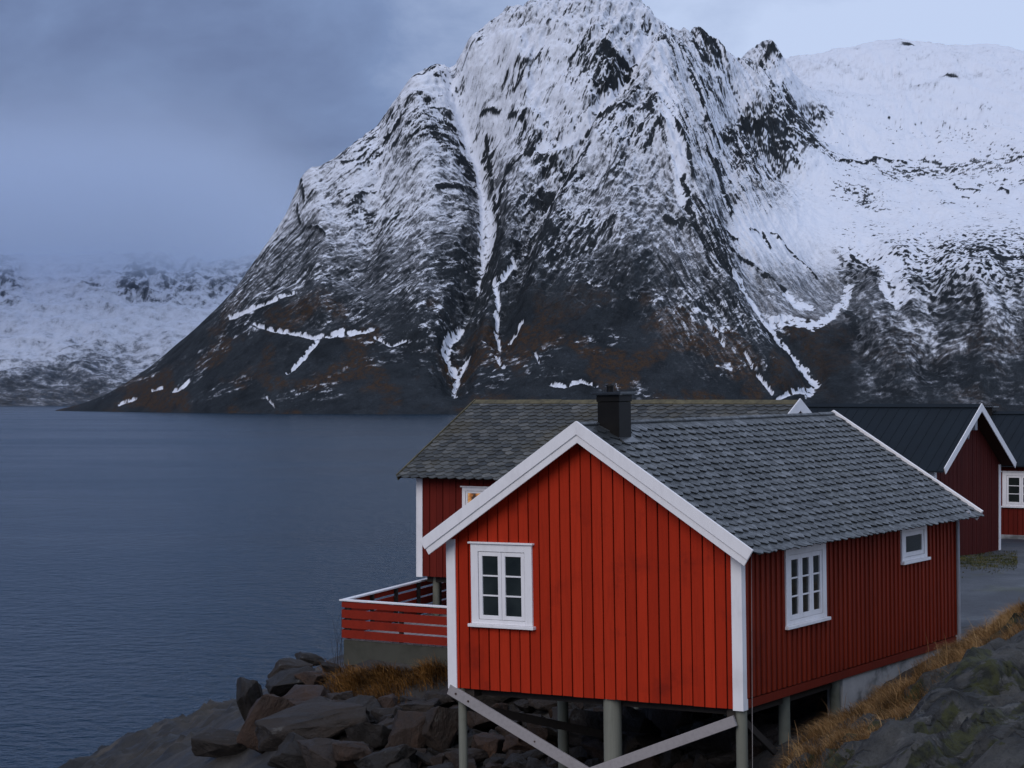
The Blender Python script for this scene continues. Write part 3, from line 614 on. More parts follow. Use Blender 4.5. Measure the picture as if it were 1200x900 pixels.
def far_mountain():
    pts, vals = [], []
    for px, d in ((-400,1900),(-150,1960),(0,2000),(100,2050),(200,2100),(300,2050),(420,1900)):
        pts.append(((px-600)/F*d, d)); vals.append(-1)
        pts.append(((px-600)/F*(d-150), d-150)); vals.append(-40)
    for px, py, d in [(-300,300,2500),(-60,300,2480),(0,306,2460),(40,330,2400),(60,302,2560),(130,298,2560),(150,318,2420),(200,302,2560),(260,312,2560),(320,300,2600),(420,290,2600),(60,390,2250),(140,400,2230),(220,390,2260),(0,400,2230),(-150,380,2250),(100,350,2330),(230,345,2360),(330,360,2350),(0,440,2100),(120,445,2120),(230,440,2160)]:
        x, y, z = P3(px, py, d); pts.append((x, y)); vals.append(z)
    for px in (-400,-150,100,300,500):
        pts.append(((px-600)/F*3000, 3000)); vals.append(120)
    ev = rbf(pts, vals, 12)
    u = np.linspace(-0.40, -0.07, 520); rows = np.arange(1880, 2950, 2.6)
    U, Y = np.meshgrid(u, rows); X = U*Y; Z0 = ev(X, Y)
    A = 600+F*X/Y; E = YH-F*(Z0-HC)/Y
    r = ridged(X/75, (Z0+Y)/110, 5, 401, 0.55); r2 = ridged((X*0.8+Z0*0.6)/30, (Z0*0.8-X*0.6+Y*.4)/60, 4, 411)
    crag = sst(372, 335, E)*(sst(70, 100, A)*sst(50, 0, A-150)*0.5 + sst(130, 160, A) + sst(40, 15, A))
    D = sst(474, 430, E)*(14*(r-0.6) + 12*crag*(r2-0.5))
    Z = Z0+D
    zy = np.gradient(Z, axis=0)/np.gradient(Y, axis=0); zx = np.gradient(Z, axis=1)/np.gradient(X, axis=1)
    z0y = np.gradient(Z0, axis=0)/np.gradient(Y, axis=0); z0x = np.gradient(Z0, axis=1)/np.gradient(X, axis=1)
    loc = np.clip((1/np.sqrt(1+zx**2+zy**2)-1/np.sqrt(1+z0x**2+z0y**2))*1.6, -0.6, 0.6)
    lay = sst(478, 378, E+25*fbm(X/120, Z0/60, 3, 421))
    sc = -0.25 + 0.85*lay + 0.55*loc + 0.75*fbm(X/20, (Z0+Y*0.5)/12, 6, 431, 0.7) - 0.80*crag*np.clip(0.45+1.5*fbm((X*0.9+Z0*0.6)/13, (Z0+Y*0.3-X*0.5)/19, 6, 433, 0.72), 0, 1.3) + 0.1
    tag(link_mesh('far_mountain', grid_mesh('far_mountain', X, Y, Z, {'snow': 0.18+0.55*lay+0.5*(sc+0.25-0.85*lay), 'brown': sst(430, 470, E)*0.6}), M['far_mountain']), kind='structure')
far_mountain()

# low cloud that swallows the top of the far mountain
def cloud_bank():
    m = bpy.data.materials.new('cloud_vapour'); m.use_nodes = True; t = m.node_tree; t.nodes.clear(); L = t.links.new
    out = N(t, 'ShaderNodeOutputMaterial'); v = N(t, 'ShaderNodeVolumePrincipled'); v.inputs['Color'].default_value = (0.76, 0.85, 0.98, 1); v.inputs['Anisotropy'].default_value = 0.0
    g = N(t, 'ShaderNodeNewGeometry'); sp = N(t, 'ShaderNodeSeparateXYZ'); L(g.outputs['Position'], sp.inputs[0])
    n = N(t, 'ShaderNodeTexNoise', i_Scale=0.006, i_Detail=3.0); L(g.outputs['Position'], n.inputs['Vector'])
    z = math_(t, 'ADD', sp.outputs['Z'], math_(t, 'MULTIPLY_ADD', n.outputs['Fac'], 50.0, -25.0))
    d = math_(t, 'MULTIPLY', math_(t, 'ADD', mrange(t, z, 132, 182, 0.00004, 0.0065), 0.0), mrange(t, sp.outputs['Z'], 190, 380, 1.0, 0.0))
    d = math_(t, 'MULTIPLY', d, mrange(t, sp.outputs['X'], -420, -180, 1.0, 0.0))
    d = math_(t, 'MULTIPLY', d, mrange(t, sp.outputs['Y'], 1800, 2300, 0.0, 1.0))
    L(d, v.inputs['Density'])
    L(v.outputs[0], out.inputs['Volume'])
    b = MB(); b.box((-1800, 1800, 2), (-170, 3100, 400))
    o = b.build('cloud', m); tag(o, kind='stuff')
    return o
cloud_bank()

# ------------------------------------------------------------------ cabins
def boards(T, u0, u1, top, bottom=0.0, pitch=0.185, openings=(), groove=0.020, dip=0.020, mb=None, jitter=0.004, breaks=(), alt=False):
    """upright boards on a wall: alternate boards stand proud, a dark joint between them"""
    mb = mb or MB(T); u = u0; k = 0
    while u < u1-0.02:
        w = pitch*random.uniform(0.95, 1.05); e = min(u+w, u1)
        cuts = sorted({u, e-groove} | {c for o in openings for c in (o[0], o[1]) if u < c < e-groove} | {c for c in breaks if u < c < e-groove})
        d = 0.012 + (dip if k % 2 else 0.0) + random.uniform(0, 0.004)
        mb.tint = min(1, max(0, (0.80 if k % 2 else 0.15)+random.uniform(-.15, .15))) if alt else random.random()
        b0 = bottom + random.uniform(-jitter, jitter)
        for a, c in zip(cuts[:-1], cuts[1:]):
            mid = (a+c)/2; op = [o for o in openings if o[0] < mid < o[1]]
            if op:
                o = op[0]
                if o[2] > b0: mb.board(a, c, -0.03, d, b0, b0, o[2], o[2])
                if o[3] < top(mid): mb.board(a, c, -0.03, d, o[3], o[3], top(a), top(c))
            else: mb.board(a, c, -0.03, d, b0, b0, top(a), top(c))
        u = e; k += 1
    return mb
def window(parent, T, u0, u1, v0, v1, sashes=2, rows=3, cols=1, casing=0.10, head=True, pane='glass', crown=0.03, fr=0.062):
    """white cased window: window (casing) > sash, pane, sill"""
    f = MB(T); f.tint = 0.6; D = 0.048
    f.box((u0, -0.02, v0+0.05), (u0+casing, D, v1)); f.box((u1-casing, -0.02, v0+0.05), (u1, D, v1))
    f.box((u0+casing, -0.02, v1-casing*0.9), (u1-casing, D-0.002, v1)); f.box((u0+casing, -0.02, v0+0.05), (u1-casing, D-0.002, v0+0.05+casing*0.5))
    if crown: f.box((u0-0.035, -0.02, v1+0.001), (u1+0.035, D+0.03, v1+crown))
    w = f.build('window', M['white'], parent, 0.004)
    s = MB(T); s.tint = 0.7; s.box((u0-0.04, -0.02, v0), (u1+0.04, D+0.05, v0+0.048)); s.build('sill', M['white'], w, 0.004)
    a, b = u0+casing+0.006, u1-casing-0.006; lo, hi = v0+0.05+casing*0.5+0.006, v1-casing*0.9-0.006
    sw = (b-a)/sashes
    for i in range(sashes):
        x0, x1 = a+i*sw+0.003, a+(i+1)*sw-0.003
        q = MB(T); q.tint = 0.5
        q.box((x0, 0.0, lo), (x0+fr, 0.034, hi)); q.box((x1-fr, 0.0, lo), (x1, 0.034, hi))
        q.box((x0+fr, 0.0, lo), (x1-fr, 0.033, lo+fr)); q.box((x0+fr, 0.0, hi-fr), (x1-fr, 0.033, hi))
        gw = x1-x0-2*fr; gh = hi-lo-2*fr
        for r in range(1, rows): zc = lo+fr+gh*r/rows; q.box((x0+fr, 0.006, zc-0.012), (x1-fr, 0.028, zc+0.012))
        for c in range(1, cols): xc = x0+fr+gw*c/cols; q.box((xc-0.011, 0.006, lo+fr), (xc+0.011, 0.027, hi-fr))
        q.build('sash', M['white'], w, 0.002)
        g = MB(T); g.box((x0+fr-0.005, -0.02, lo+fr-0.005), (x1-fr+0.005, 0.010, hi-fr+0.005))
        g.build('pane', M['lit' if (pane == 'lit' and i == sashes-1) else 'glass'], w)
    # the dark reveal behind the sashes
    return w
def slates(mb, W, k, R, y0, y1, side, tw=0.25, ex=0.165, sl=None, th=0.016):
    """shingled slates down one slope; side is +1 or -1"""
    cs = 1/math.sqrt(1+k*k); sn = k*cs
    S_ = W/cs if sl is None else sl
    rows = int(S_/ex)
    def P(t, s, h): return (side*(s*cs + h*sn), t, R - s*sn + h*cs)
    for r in range(rows+1):
        s0 = r*ex - 0.02; hgt = ex*1.75
        if s0+hgt > S_+0.05: s0 = S_+0.05-hgt
        t = y0 - tw*(0.5 if r % 2 else 0.0)
        while t < y1:
            w = tw*random.uniform(0.93, 1.06); a, b = max(t, y0), min(t+w-0.006, y1)
            if b-a > 0.05:
                j = random.uniform(-0.012, 0.012); q = random.uniform(-0.004, 0.006); dr = random.uniform(-0.012, 0.014)
                h0, h1, e = 0.004, 0.036+q, s0+hgt+j
                cut = min(0.42*(b-a), tw*0.34); mid = e - ex*random.uniform(0.34, 0.44)
                top = [P(a, s0, h0+th), P(b, s0, h0+th), P(b, mid, h1*0.8+th), P(b-cut, e+dr, h1+th), P(a+cut, e-dr, h1+th), P(a, mid, h1*0.8+th)]
                bot = [P(a, s0, h0), P(b, s0, h0), P(b, mid, h1*0.8), P(b-cut, e+dr, h1), P(a+cut, e-dr, h1), P(a, mid, h1*0.8)]
                mb.tint = min(1, max(0, random.gauss(0.47, 0.27)))  # slate tones vary; spread widened to put wet sheen into the colour
                mb.add(top+bot, [(0,1,2,3,4,5), (2,3,9,8), (3,4,10,9), (4,5,11,10), (1,2,8,7), (5,0,6,11)])
            t += w
class Cabin:
    """frame: the ridge runs along y from 0 (the near gable) to L; floor at z = 0"""
    def __init__(s, name, label, cat, loc, rz, tilt, W, L, R, E, oe, of, ob, reds, roof='slate', group=None):
        s.o = tag(empty(name, loc, (tilt[0], tilt[1], rz)), label, cat, group)
        s.W, s.L, s.R, s.k = W, L, R, (R-E)/(W/2+oe)
        s.oe, s.of, s.ob, s.roof = oe, of, ob, roof
        h = W/2
        s.T = {'front': lambda u, d, v: (u, -d, v), 'back': lambda u, d, v: (u, L+d, v), 'right': lambda u, d, v: (h+d, u, v), 'left': lambda u, d, v: (-h-d, u, v)}
        s.reds = reds
    def wall_top(s, x): return s.R - s.k*abs(x) - 0.15
    def walls(s, openings, pitch=0.185, side_pitch=0.165, skirt=0.14, alt=False):
        h = s.W/2
        for side in ('front', 'back', 'right', 'left'):
            T = s.T[side]; ops = openings.get(side, ())
            if side in ('front', 'back'):
                top = s.wall_top; m = boards(T, -h+0.012, h-0.012, lambda u: top(u)-0.002, 0.0, pitch, ops, groove=0.022, dip=0.004, breaks=(0.0,))
                bk = MB(T); bk.prism([(-h+0.06, 0.012), (h-0.06, 0.012), (h-0.06, top(h)-0.01), (0, top(0)-0.01), (-h+0.06, top(h)-0.01)], -0.10, -0.022)
            else:
                tt = s.wall_top(h)-0.03
                m = boards(T, 0.012, s.L-0.012, lambda u: tt, 0.0+skirt, side_pitch, ops, groove=0.006 if alt else 0.014, dip=0.020 if alt else 0.013, alt=alt)
                bk = MB(T); bk.box((0.07, -0.11, 0.012), (s.L-0.07, -0.022, tt-0.01))
                if skirt: m.tint = 0.35; m.box((0.012, -0.03, 0.0), (s.L-0.012, 0.03, skirt-0.02))
            w = m.build('wall', s.reds[side], s.o)
            bk.tint = 0.0; b = bk.build('wall_backing', M['dark_wood'], w)  # dark backing paints a shadow line behind each board joint
        f = MB(); f.tint = 0.2; f.box((-h+0.11, 0.11, 0.0), (h-0.11, s.L-0.11, 0.10)); f.build('floor', M['dark_wood'], s.o)
    def corner(s, side_x, end, w=0.13, w2=0.11, drop=0.02, m='white'):
        h = s.W/2; x = side_x*h; mb = MB(); mb.tint = 0.7
        y = 0 if end == 0 else s.L; sg = -1 if end == 0 else 1
        top = s.wall_top(h)-0.035
        x0, x1 = sorted((x-side_x*w, x+side_x*0.034)); y0, y1 = sorted((y+sg*0.034, y+sg*0.005))
        mb.box((x0, y0, -drop), (x1, y1, top))
        x0, x1 = sorted((x+side_x*0.005, x+side_x*0.0325)); y0, y1 = sorted((y+sg*0.003, y-sg*w2))
        mb.box((x0, y0, -drop), (x1, y1, top-0.002))
        mb.build('corner_board', M[m], s.o)
    def roofing(s, seam=False):
        k, R, xe = s.k, s.R, s.W/2+s.oe; y0, y1 = -s.of, s.L+s.ob
        d = MB(); d.tint = 0.3; th = 0.10
        for sg in (-1, 1):
            d.prism([(0, R-0.05), (sg*(xe-0.10), R-0.05-k*(xe-0.10)), (sg*(xe-0.10), R-0.05-k*(xe-0.10)-0.05), (0, R-0.05-th)], y0+0.012, y1-0.012)
        dk = d.build('roof_deck', M['soffit'], s.o)
        r = MB()
        if s.roof in ('slate', 'slate_old'):
            for sg in (-1, 1): slates(r, xe, k, R-0.045, y0+0.004, y1-0.004, sg)
            rc = MB()
            n = 14
            for i in range(n):
                a, b = y0+0.02+(y1-y0-0.04)*i/n, y0+0.02+(y1-y0-0.04)*(i+1)/n-0.004
                z = R+0.012+random.uniform(-0.006, 0.006); rc.tint = random.random()
                q = 0.15 if s.roof == 'slate_old' else 0.05
                for sg in (-1, 1): rc.prism([(0, z+0.004), (sg*q, z-q*k+0.004), (sg*q, z-q*k-0.016), (0, z-0.016)], a, b)
            rc.build('ridge_cap', M['moss_ridge' if s.roof == 'slate_old' else 'slate'], s.o)
            r.build('roof', M[s.roof], s.o)
        else:
            for sg in (-1, 1): r.prism([(0, R), (sg*(xe+0.03), R-k*(xe+0.03)), (sg*(xe+0.03), R-k*(xe+0.03)-0.045), (0, R-0.045)], y0+0.006, y1-0.006)
            c = math.sqrt(1+k*k); y = y0+0.2
            while y < y1:
                for sg in (-1, 1): r.prism([(sg*0.1, R-k*0.1+0.001), (sg*xe, R-k*xe+0.001), (sg*xe, R-k*xe+0.014), (sg*0.1, R-k*0.1+0.014)], y-0.014, y+0.014)
                y += 0.32
            rc = MB()
            for sg in (-1, 1): rc.prism([(0, R+0.045), (sg*0.16, R+0.045-0.16*k), (sg*0.16, R+0.03-0.16*k), (0, R+0.03)], y0, y1)
            rc.build('ridge_cap', M['metal_roof'], s.o)
            r.build('roof', M['metal_roof'], s.o)
    def barge(s, end, hgt=0.25, lift=0.03, m='white', trim=True):
        k, R, xe = s.k, s.R+lift, s.W/2+s.oe; c = math.sqrt(1+k*k)
        y, sg = (-s.of, -1) if end == 0 else (s.L+s.ob, 1)
        for sd in (-1, 1):
            mb = MB(); mb.tint = random.uniform(0.4, 0.9); V = hgt*c
            tip = (xe, R-k*xe); low = (xe - hgt*k/c, R-k*xe-hgt/c)
            pts = [(0, R), tip, low, (0, R-V)]
            a, b = sorted((y, y+sg*0.026)); mb.prism([(sd*p, q) for p, q in pts], a, b)
            if trim:
                h2 = hgt*0.62; a, b = sorted((y+sg*0.0262, y+sg*0.048))
                mb.prism([(sd*p, q) for p, q in [(0, R+0.004), (xe+0.005, R-k*xe+0.001), (xe-h2*k/c+0.005, R-k*xe-h2/c), (0, R-h2*c)]], a, b)
            mb.build('bargeboard', M[m], s.o, 0.004)
            e = MB(); e.tint = 0.3       # the fascia under the eave
        return
def place(px_x, d): return

# --- the red cabin on stilts in front
C0 = np.array([3.2691, 29.071]); a_ = np.array([-math.cos(PHI), math.sin(PHI)]); b_ = np.array([math.sin(PHI), math.cos(PHI)])
o2 = C0 + a_*2.5
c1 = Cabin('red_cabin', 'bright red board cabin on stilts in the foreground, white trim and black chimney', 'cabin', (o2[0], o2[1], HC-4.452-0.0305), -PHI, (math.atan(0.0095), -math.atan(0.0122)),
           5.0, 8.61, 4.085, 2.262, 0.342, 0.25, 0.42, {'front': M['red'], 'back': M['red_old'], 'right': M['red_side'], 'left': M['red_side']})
W1 = (-2.07, -0.965, 0.965, 2.24); W2 = (1.43, 2.88, 0.985, 2.19); W3 = (5.97, 7.10, 1.585, 2.225)
ins = lambda w, e=0.05: (w[0]+e, w[1]-e, w[2]+e*0.4, w[3]-e)
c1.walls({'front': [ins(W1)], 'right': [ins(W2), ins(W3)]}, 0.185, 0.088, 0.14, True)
for sx, en in ((-1, 0), (1, 0), (1, 1), (-1, 1)): c1.corner(sx, en, 0.13, 0.12)
c1.roofing(); c1.barge(0, 0.27, 0.03); c1.barge(1, 0.2, 0.05)
window(c1.o, c1.T['front'], *W1, sashes=2, rows=3, casing=0.13)
window(c1.o, c1.T['right'], *W2, sashes=3, rows=3, casing=0.13, fr=0.07)
window(c1.o, c1.T['right'], *W3, sashes=1, rows=1, casing=0.12, crown=0.0, fr=0.07)
def chimney(cab, y, x, wx, wy, z0, z1, flue=True):
    m = MB(); m.box((x-wx/2, y-wy/2, z0), (x+wx/2, y+wy/2, z1-0.10)); m.box((x-wx/2-0.012, y-wy/2-0.012, z1-0.099), (x+wx/2+0.012, y+wy/2+0.012, z1))
    ch = m.build('chimney', M['black_metal'], cab.o, 0.006)
    m = MB(); m.box((x-wx/2-0.07, y-wy/2-0.07, z1+0.004), (x+wx/2+0.07, y+wy/2+0.07, z1+0.045)); m.build('chimney_cap', M['cap_metal'], ch, 0.006)
    if flue:
        m = MB(); fx = x-wx*0.18; m.tube((fx, y, z1+0.046), (fx, y, z1+0.13), 0.055); m.tube((fx, y, z1+0.131), (fx, y, z1+0.16), 0.075, 0.06); m.build('flue', M['black_metal'], ch)
    return ch
chimney(c1, 0.50, 0.20, 0.37, 0.37, 3.5, 4.49)
# flashing where it meets the slates
m = MB(); m.tint = .2
k = c1.k
m.prism([(0.36, 4.085-k*0.36+0.02), (0.50, 4.085-k*0.50+0.02), (0.50, 4.085-k*0.50+0.006), (0.36, 4.085-k*0.36+0.006)], 0.28, 0.74); m.build('flashing', M['cap_metal'], c1.o)
def cab_ground(cab, x, y):
    w = cab.o.matrix_basis @ Vector((x, y, 0)); return float(gz(w.x, w.y)) - w.z
for x, y, r, sq in ((-2.36, 0.10, 0.068, 0), (0.28, 0.16, 0.135, 0), (2.44, 0.10, 0.082, 0), (2.36, 1.68, 0.085, 0), (2.40, 3.46, 0.08, 0), (-2.3, 3.0, 0.09, 0), (-2.3, 5.6, 0.09, 0), (0.2, 4.2, 0.1, 0), (-0.9, 2.2, 0.085, 0)):
    m = MB(); m.tint = random.random(); g = cab_ground(c1, x, y)-0.3; m.tube((x, y, g), (x+random.uniform(-.01, .01), y, -0.001), r*1.06, r, 16); m.build('stilt', M['pile'], c1.o)
m = MB(); m.tint = 0.6
for x in (-2.2, 2.3): m.box((x-0.08, 0.07, -0.14), (x+0.08, 8.4, -0.002))
m.box((-2.1, 0.25, -0.13), (2.2, 0.4, -0.003)); m.build('floor_beam', M['dark_wood'], c1.o)
def brace(p, q, w, mt):
    m = MB(); m.tint = 0.6; m.bar(p, q, 0.05, w); return m.build('brace', M[mt], c1.o, 0.004)
bl = brace((-2.52, -0.02, -0.03), (0.75, -0.05, -1.46), 0.165, 'grey_wood')
for x in (-2.38, -2.15, -0.95, -0.45):
    zz = -0.03-(x+2.52)*0.4373; m = MB(); m.tube((x, -0.046-0.0, zz), (x, -0.062, zz), 0.016, n=8); m.build('bolt', M['rust_bolt'], bl)
brace((2.40, -0.03, -0.16), (-0.4, -0.03, -1.27), 0.155, 'grey_wood')
brace((-2.34, 0.22, -0.32), (-0.6, 3.6, -1.35), 0.13, 'dark_wood')
brace((2.45, 0.2, -0.22), (2.40, 1.5, -0.95), 0.11, 'dark_wood')
m = MB()
gf = [(y, cab_ground(c1, 2.45, y)) for y in np.linspace(3.58, 8.55, 12)]
poly = [(gf[0][0], -0.002)] + [(gf[-1][0], -0.002)] + [(y, min(g, -0.15)-0.35) for y, g in reversed(gf)]
fT = lambda u, d, v: (2.5+d, u, v)
m = MB(fT); m.prism(poly, -0.28, -0.015); m.build('foundation', M['concrete'], c1.o)
m = MB(); m.tube((2.535, 0.30, 2.3), (2.545, 0.20, -1.2), 0.005, n=8); m.build('cable', M['grey_wood'], c1.o)
m = MB(); m.tube((2.56, 8.53, 2.25), (2.56, 8.53, -0.1), 0.035, n=10); m.tube((2.56, 8.53, 2.25), (2.8, 8.53, 2.32), 0.035, n=10); m.build('downpipe', M['pipe'], c1.o)

# --- slate-roofed cabin behind it
def frame2(apex, floor_z): return (apex[0], apex[1], HC+floor_z)
RZ2 = math.pi/2 - PHI
d2, x2 = 44.3, 6.22
g0 = (x2 - 0.35*math.cos(PHI), d2 + 0.35*math.sin(PHI))
fl = -4.06
c2 = Cabin('red_cabin', 'dark red waterside cabin with mossy slate roof and a lit window, behind the front cabin', 'cabin', (g0[0], g0[1], HC+fl), RZ2, (0, 0), 5.7, 7.72, -0.10-fl, -1.80-fl, 0.35, 0.35, 0.35,
           {s: M['red_old'] for s in ('front', 'back', 'right', 'left')}, 'slate_old')
WL = (5.42, 6.50, 1.00, 2.03)
c2.walls({'left': [ins(WL)]}, 0.18, 0.18, 0.0)
for sx in (-1, 1):
    for en in (0, 1): c2.corner(sx, en, 0.13, 0.13)
c2.roofing(); c2.barge(0, 0.24, 0.05, trim=False); c2.barge(1, 0.15, 0.03, 'moss_ridge', False)
window(c2.o, c2.T['left'], *WL, sashes=2, rows=1, casing=0.085, pane='lit', fr=0.045)
for x in (-2.6, -1.2, 1.2, 2.6):
    for y in (0.4, 2.8, 5.2, 7.4):
        m = MB(); m.tint = random.random(); g = cab_ground(c2, x, y)-0.3
        if g < -0.05: m.tube((x, y, g), (x, y, -0.001), 0.085, 0.08, 12); m.build('stilt', M['pile'], c2.o)
m = MB(); m.tint = .4
for x in (-2.6, 2.6): m.box((x-0.07, 0.05, -0.14), (x+0.07, 7.6, -0.002))
m.build('floor_beam', M['dark_wood'], c2.o)

# --- tall house with the dark sheet roof
d3 = 59.0; x3 = 550/F*d3; fl3 = -4.68
g3 = (x3 - 0.4*math.cos(PHI), d3 + 0.4*math.sin(PHI))
c3 = Cabin('red_house', 'dull dark red house with blue-black sheet roof and windowless white-edged gable', 'house', (g3[0], g3[1], HC+fl3), RZ2, (0, 0), 5.4, 8.6, -0.27-fl3, -2.05-fl3, 0.3, 0.4, 0.3,
           {s: M['red_dull'] for s in ('front', 'back', 'right', 'left')}, 'metal')
c3.walls({}, 0.16, 0.16, 0.0)
for sx in (-1, 1):
    for en in (0, 1): c3.corner(sx, en, 0.12, 0.14, 0.0)
c3.roofing(); c3.barge(0, 0.2, 0.06, trim=False); c3.barge(1, 0.2, 0.05, trim=False)
m = MB(); zt = c3.R-0.62; m.box((-0.11, -0.26, zt-0.1), (0.08, -0.05, zt+0.30)); m.bar((-0.16, -0.10, zt-0.12), (-0.40, -0.14, zt-0.34), 0.06, 0.06); m.build('gable_lamp', M['pipe'], c3.o, 0.01)

# --- house at the right edge
fl4 = -4.58
g4f = np.array([590/F*66, 66.0]) + 7.0*np.array([math.cos(PHI), -math.sin(PHI)])
W4 = 5.6; g4 = g4f + (W4/2)*np.array([math.sin(PHI), math.cos(PHI)])
c4 = Cabin('red_house', 'red house with dark sheet roof and wide white window, rightmost building of the photo', 'house', (g4[0], g4[1], HC+fl4), RZ2, (0, 0), W4, 10.2, -0.56-fl4, -2.22-fl4, 0.3, 0.3, 0.3,
           {s: M['red_old'] for s in ('front', 'back', 'right', 'left')}, 'metal')
W4w = (5.2, 7.42, 0.98, 2.13)
c4.walls({'left': [ins(W4w)]}, 0.16, 0.16, 0.0)
for sx in (-1, 1):
    for en in (0, 1): c4.corner(sx, en, 0.12, 0.12, 0.0)
c4.roofing(); c4.barge(0, 0.2, 0.05, trim=False); c4.barge(1, 0.2, 0.05, trim=False)
window(c4.o, c4.T['left'], *W4w, sashes=4, rows=3, casing=0.13)
ch = chimney(c4, 8.9, 0.0, 0.42, 0.42, c4.R-0.3, c4.R+0.16, False)
p = ground_hit(1189, 631)
stp = MB(); stp.box((-0.55, -0.28, -0.1), (0.55, 0.28, 0.10)); stp.box((-0.42, 0.0, 0.101), (0.42, 0.28, 0.2))
o = stp.build('door_step', M['concrete'], None, 0.01); o.location = (p[0], p[1], p[2]+0.02); o.rotation_euler = (0, 0, -PHI)
tag(o, 'low pale concrete step on the gravel under the wide white window', 'step')

# --- terrace with red plank railing
def terrace():
    A0 = Vector((-3.45, 42.0, HC)); fr = Vector((math.cos(PHI), -math.sin(PHI), 0)); bk = Vector((0.30, 0.954, 0))
    fl_ = -5.0
    t = tag(empty('terrace', (A0.x, A0.y, HC+fl_)), 'concrete terrace with red plank railing and white handrail, beside the front cabin', 'terrace')
    f, b = fr*4.2, bk*7.4
    m = MB(); v = [Vector((0,0,0)), f, f+b, b]
    z0, z1 = -0.50, 0.0
    m.add([tuple(p+Vector((0,0,z0))) for p in v]+[tuple(p+Vector((0,0,z1))) for p in v], [(0,3,2,1),(4,5,6,7),(0,1,5,4),(1,2,6,5),(2,3,7,6),(3,0,4,7)])
    # plank marks of the formwork: a thin coping on top
    m.build('concrete_base', M['concrete_dark'], t)
    m = MB(); m.tint = .5; 
    n = 24
    for i in range(n):
        p = f*(i/n)+f.normalized()*0.01; q = f*((i+1)/n)-f.normalized()*0.008
        m.tint = random.random()
        m.add([tuple(c+Vector((0,0,z))) for z in (0.003, 0.03) for c in (p+bk*.03, q+bk*.03, q+b-bk*.03, p+b-bk*.03)], [(0,3,2,1),(4,5,6,7),(0,1,5,4),(1,2,6,5),(2,3,7,6),(3,0,4,7)])
    m.build('decking', M['grey_wood'], t)
    up = Vector((0, 0, 1))
    for di, ln, npost in ((fr, 4.2, 4), (bk, 7.4, 6)):
        nrm = di.cross(up).normalized()
        if di is bk: nrm = -nrm
        off = nrm*0.0
        for zc in (0.13, 0.335, 0.54, 0.725):
            m = MB(); m.tint = random.random(); h = 0.165 if zc < 0.7 else 0.11
            if di is bk and zc > 0.7: pass
            m.bar(tuple(off+up*zc+di*0.0+nrm*0.035), tuple(off+up*zc+di*ln+nrm*0.035), 0.022, h); m.build('rail', M['rail_red'], t)
        for i in range(npost):
            c = di*(0.12+(ln-0.24)*i/(npost-1)) - nrm*0.02 ; m = MB(); m.tint = .4
            m.bar(tuple(c+up*0.031), tuple(c+up*0.79), 0.07, 0.07, up=tuple(di)); m.build('post', M['dark_wood'], t)
        m = MB(); m.tint = .6; s0 = di*(-0.07 if di is fr else 0.075)
        m.bar(tuple(s0+up*0.815), tuple(di*ln+up*0.815), 0.13, 0.035); m.build('handrail', M['white'], t, 0.004)
    return t
terrace()

# ------------------------------------------------------------------ boulders
def boulder_mesh(seed, flat=1.0):
    rd = random.Random(seed); bm = bmesh.new()
    for i in range(rd.randint(11, 16)):
        v = Vector((rd.gauss(0, 1), rd.gauss(0, 1), rd.gauss(0, 1))).normalized()
        s = rd.uniform(0.78, 1.0)
        v = Vector((max(-.82, min(.82, v.x*1.15)), max(-.78, min(.78, v.y*1.1)), max(-.72, min(.72, v.z*1.1))))*s
        bm.verts.new((v.x*0.55, v.y*0.5, v.z*0.5*flat))
    r = bmesh.ops.convex_hull(bm, input=bm.verts)
    bmesh.ops.delete(bm, geom=list({g for g in r['geom_interior']+r['geom_unused'] if isinstance(g, bmesh.types.BMVert)}), context='VERTS')
    bmesh.ops.dissolve_limit(bm, angle_limit=0.22, verts=bm.verts, edges=bm.edges)
    bmesh.ops.bevel(bm, geom=list(bm.edges), offset=0.018, segments=2, profile=0.6, affect='EDGES', clamp_overlap=True)
    bmesh.ops.triangulate(bm, faces=bm.faces)
    bmesh.ops.subdivide_edges(bm, edges=[e for e in bm.edges if e.calc_length() > 0.12], cuts=3, use_grid_fill=True)
    bmesh.ops.triangulate(bm, faces=bm.faces)
    V = np.array([v.co for v in bm.verts])
    n = fbm(V[:,0]*4+seed, V[:,1]*4+V[:,2]*3, 4, seed)*0.045 + fbm(V[:,0]*11+seed, V[:,2]*11-V[:,1]*9, 3, seed+5)*0.026
    bm.normal_update()
    for v, q in zip(bm.verts, n): v.co += v.normal*float(q)
    me = bpy.data.meshes.new('boulder'); bm.to_mesh(me); bm.free()
    me.polygons.foreach_set('use_smooth', [True]*len(me.polygons)); me.materials.append(M['boulder'])
    return me
protos = [boulder_mesh(i*17+3, 1.0 if i % 3 else 0.75) for i in range(14)]
placed = []
def put_boulder(pos, size, rot, label, proto, group=None, sink=0.25):
    o = bpy.data.objects.new('boulder', protos[proto % len(protos)]); COL.objects.link(o)
    o.location = (pos[0], pos[1], pos[2] + size[2]*(0.5-sink)); o.scale = size; o.rotation_euler = rot
    placed.append((pos[0], pos[1], max(size[0], size[1])*0.5))
    tag(o, label, 'boulder', group); return o
G_B = 'boulders of the shore slope'
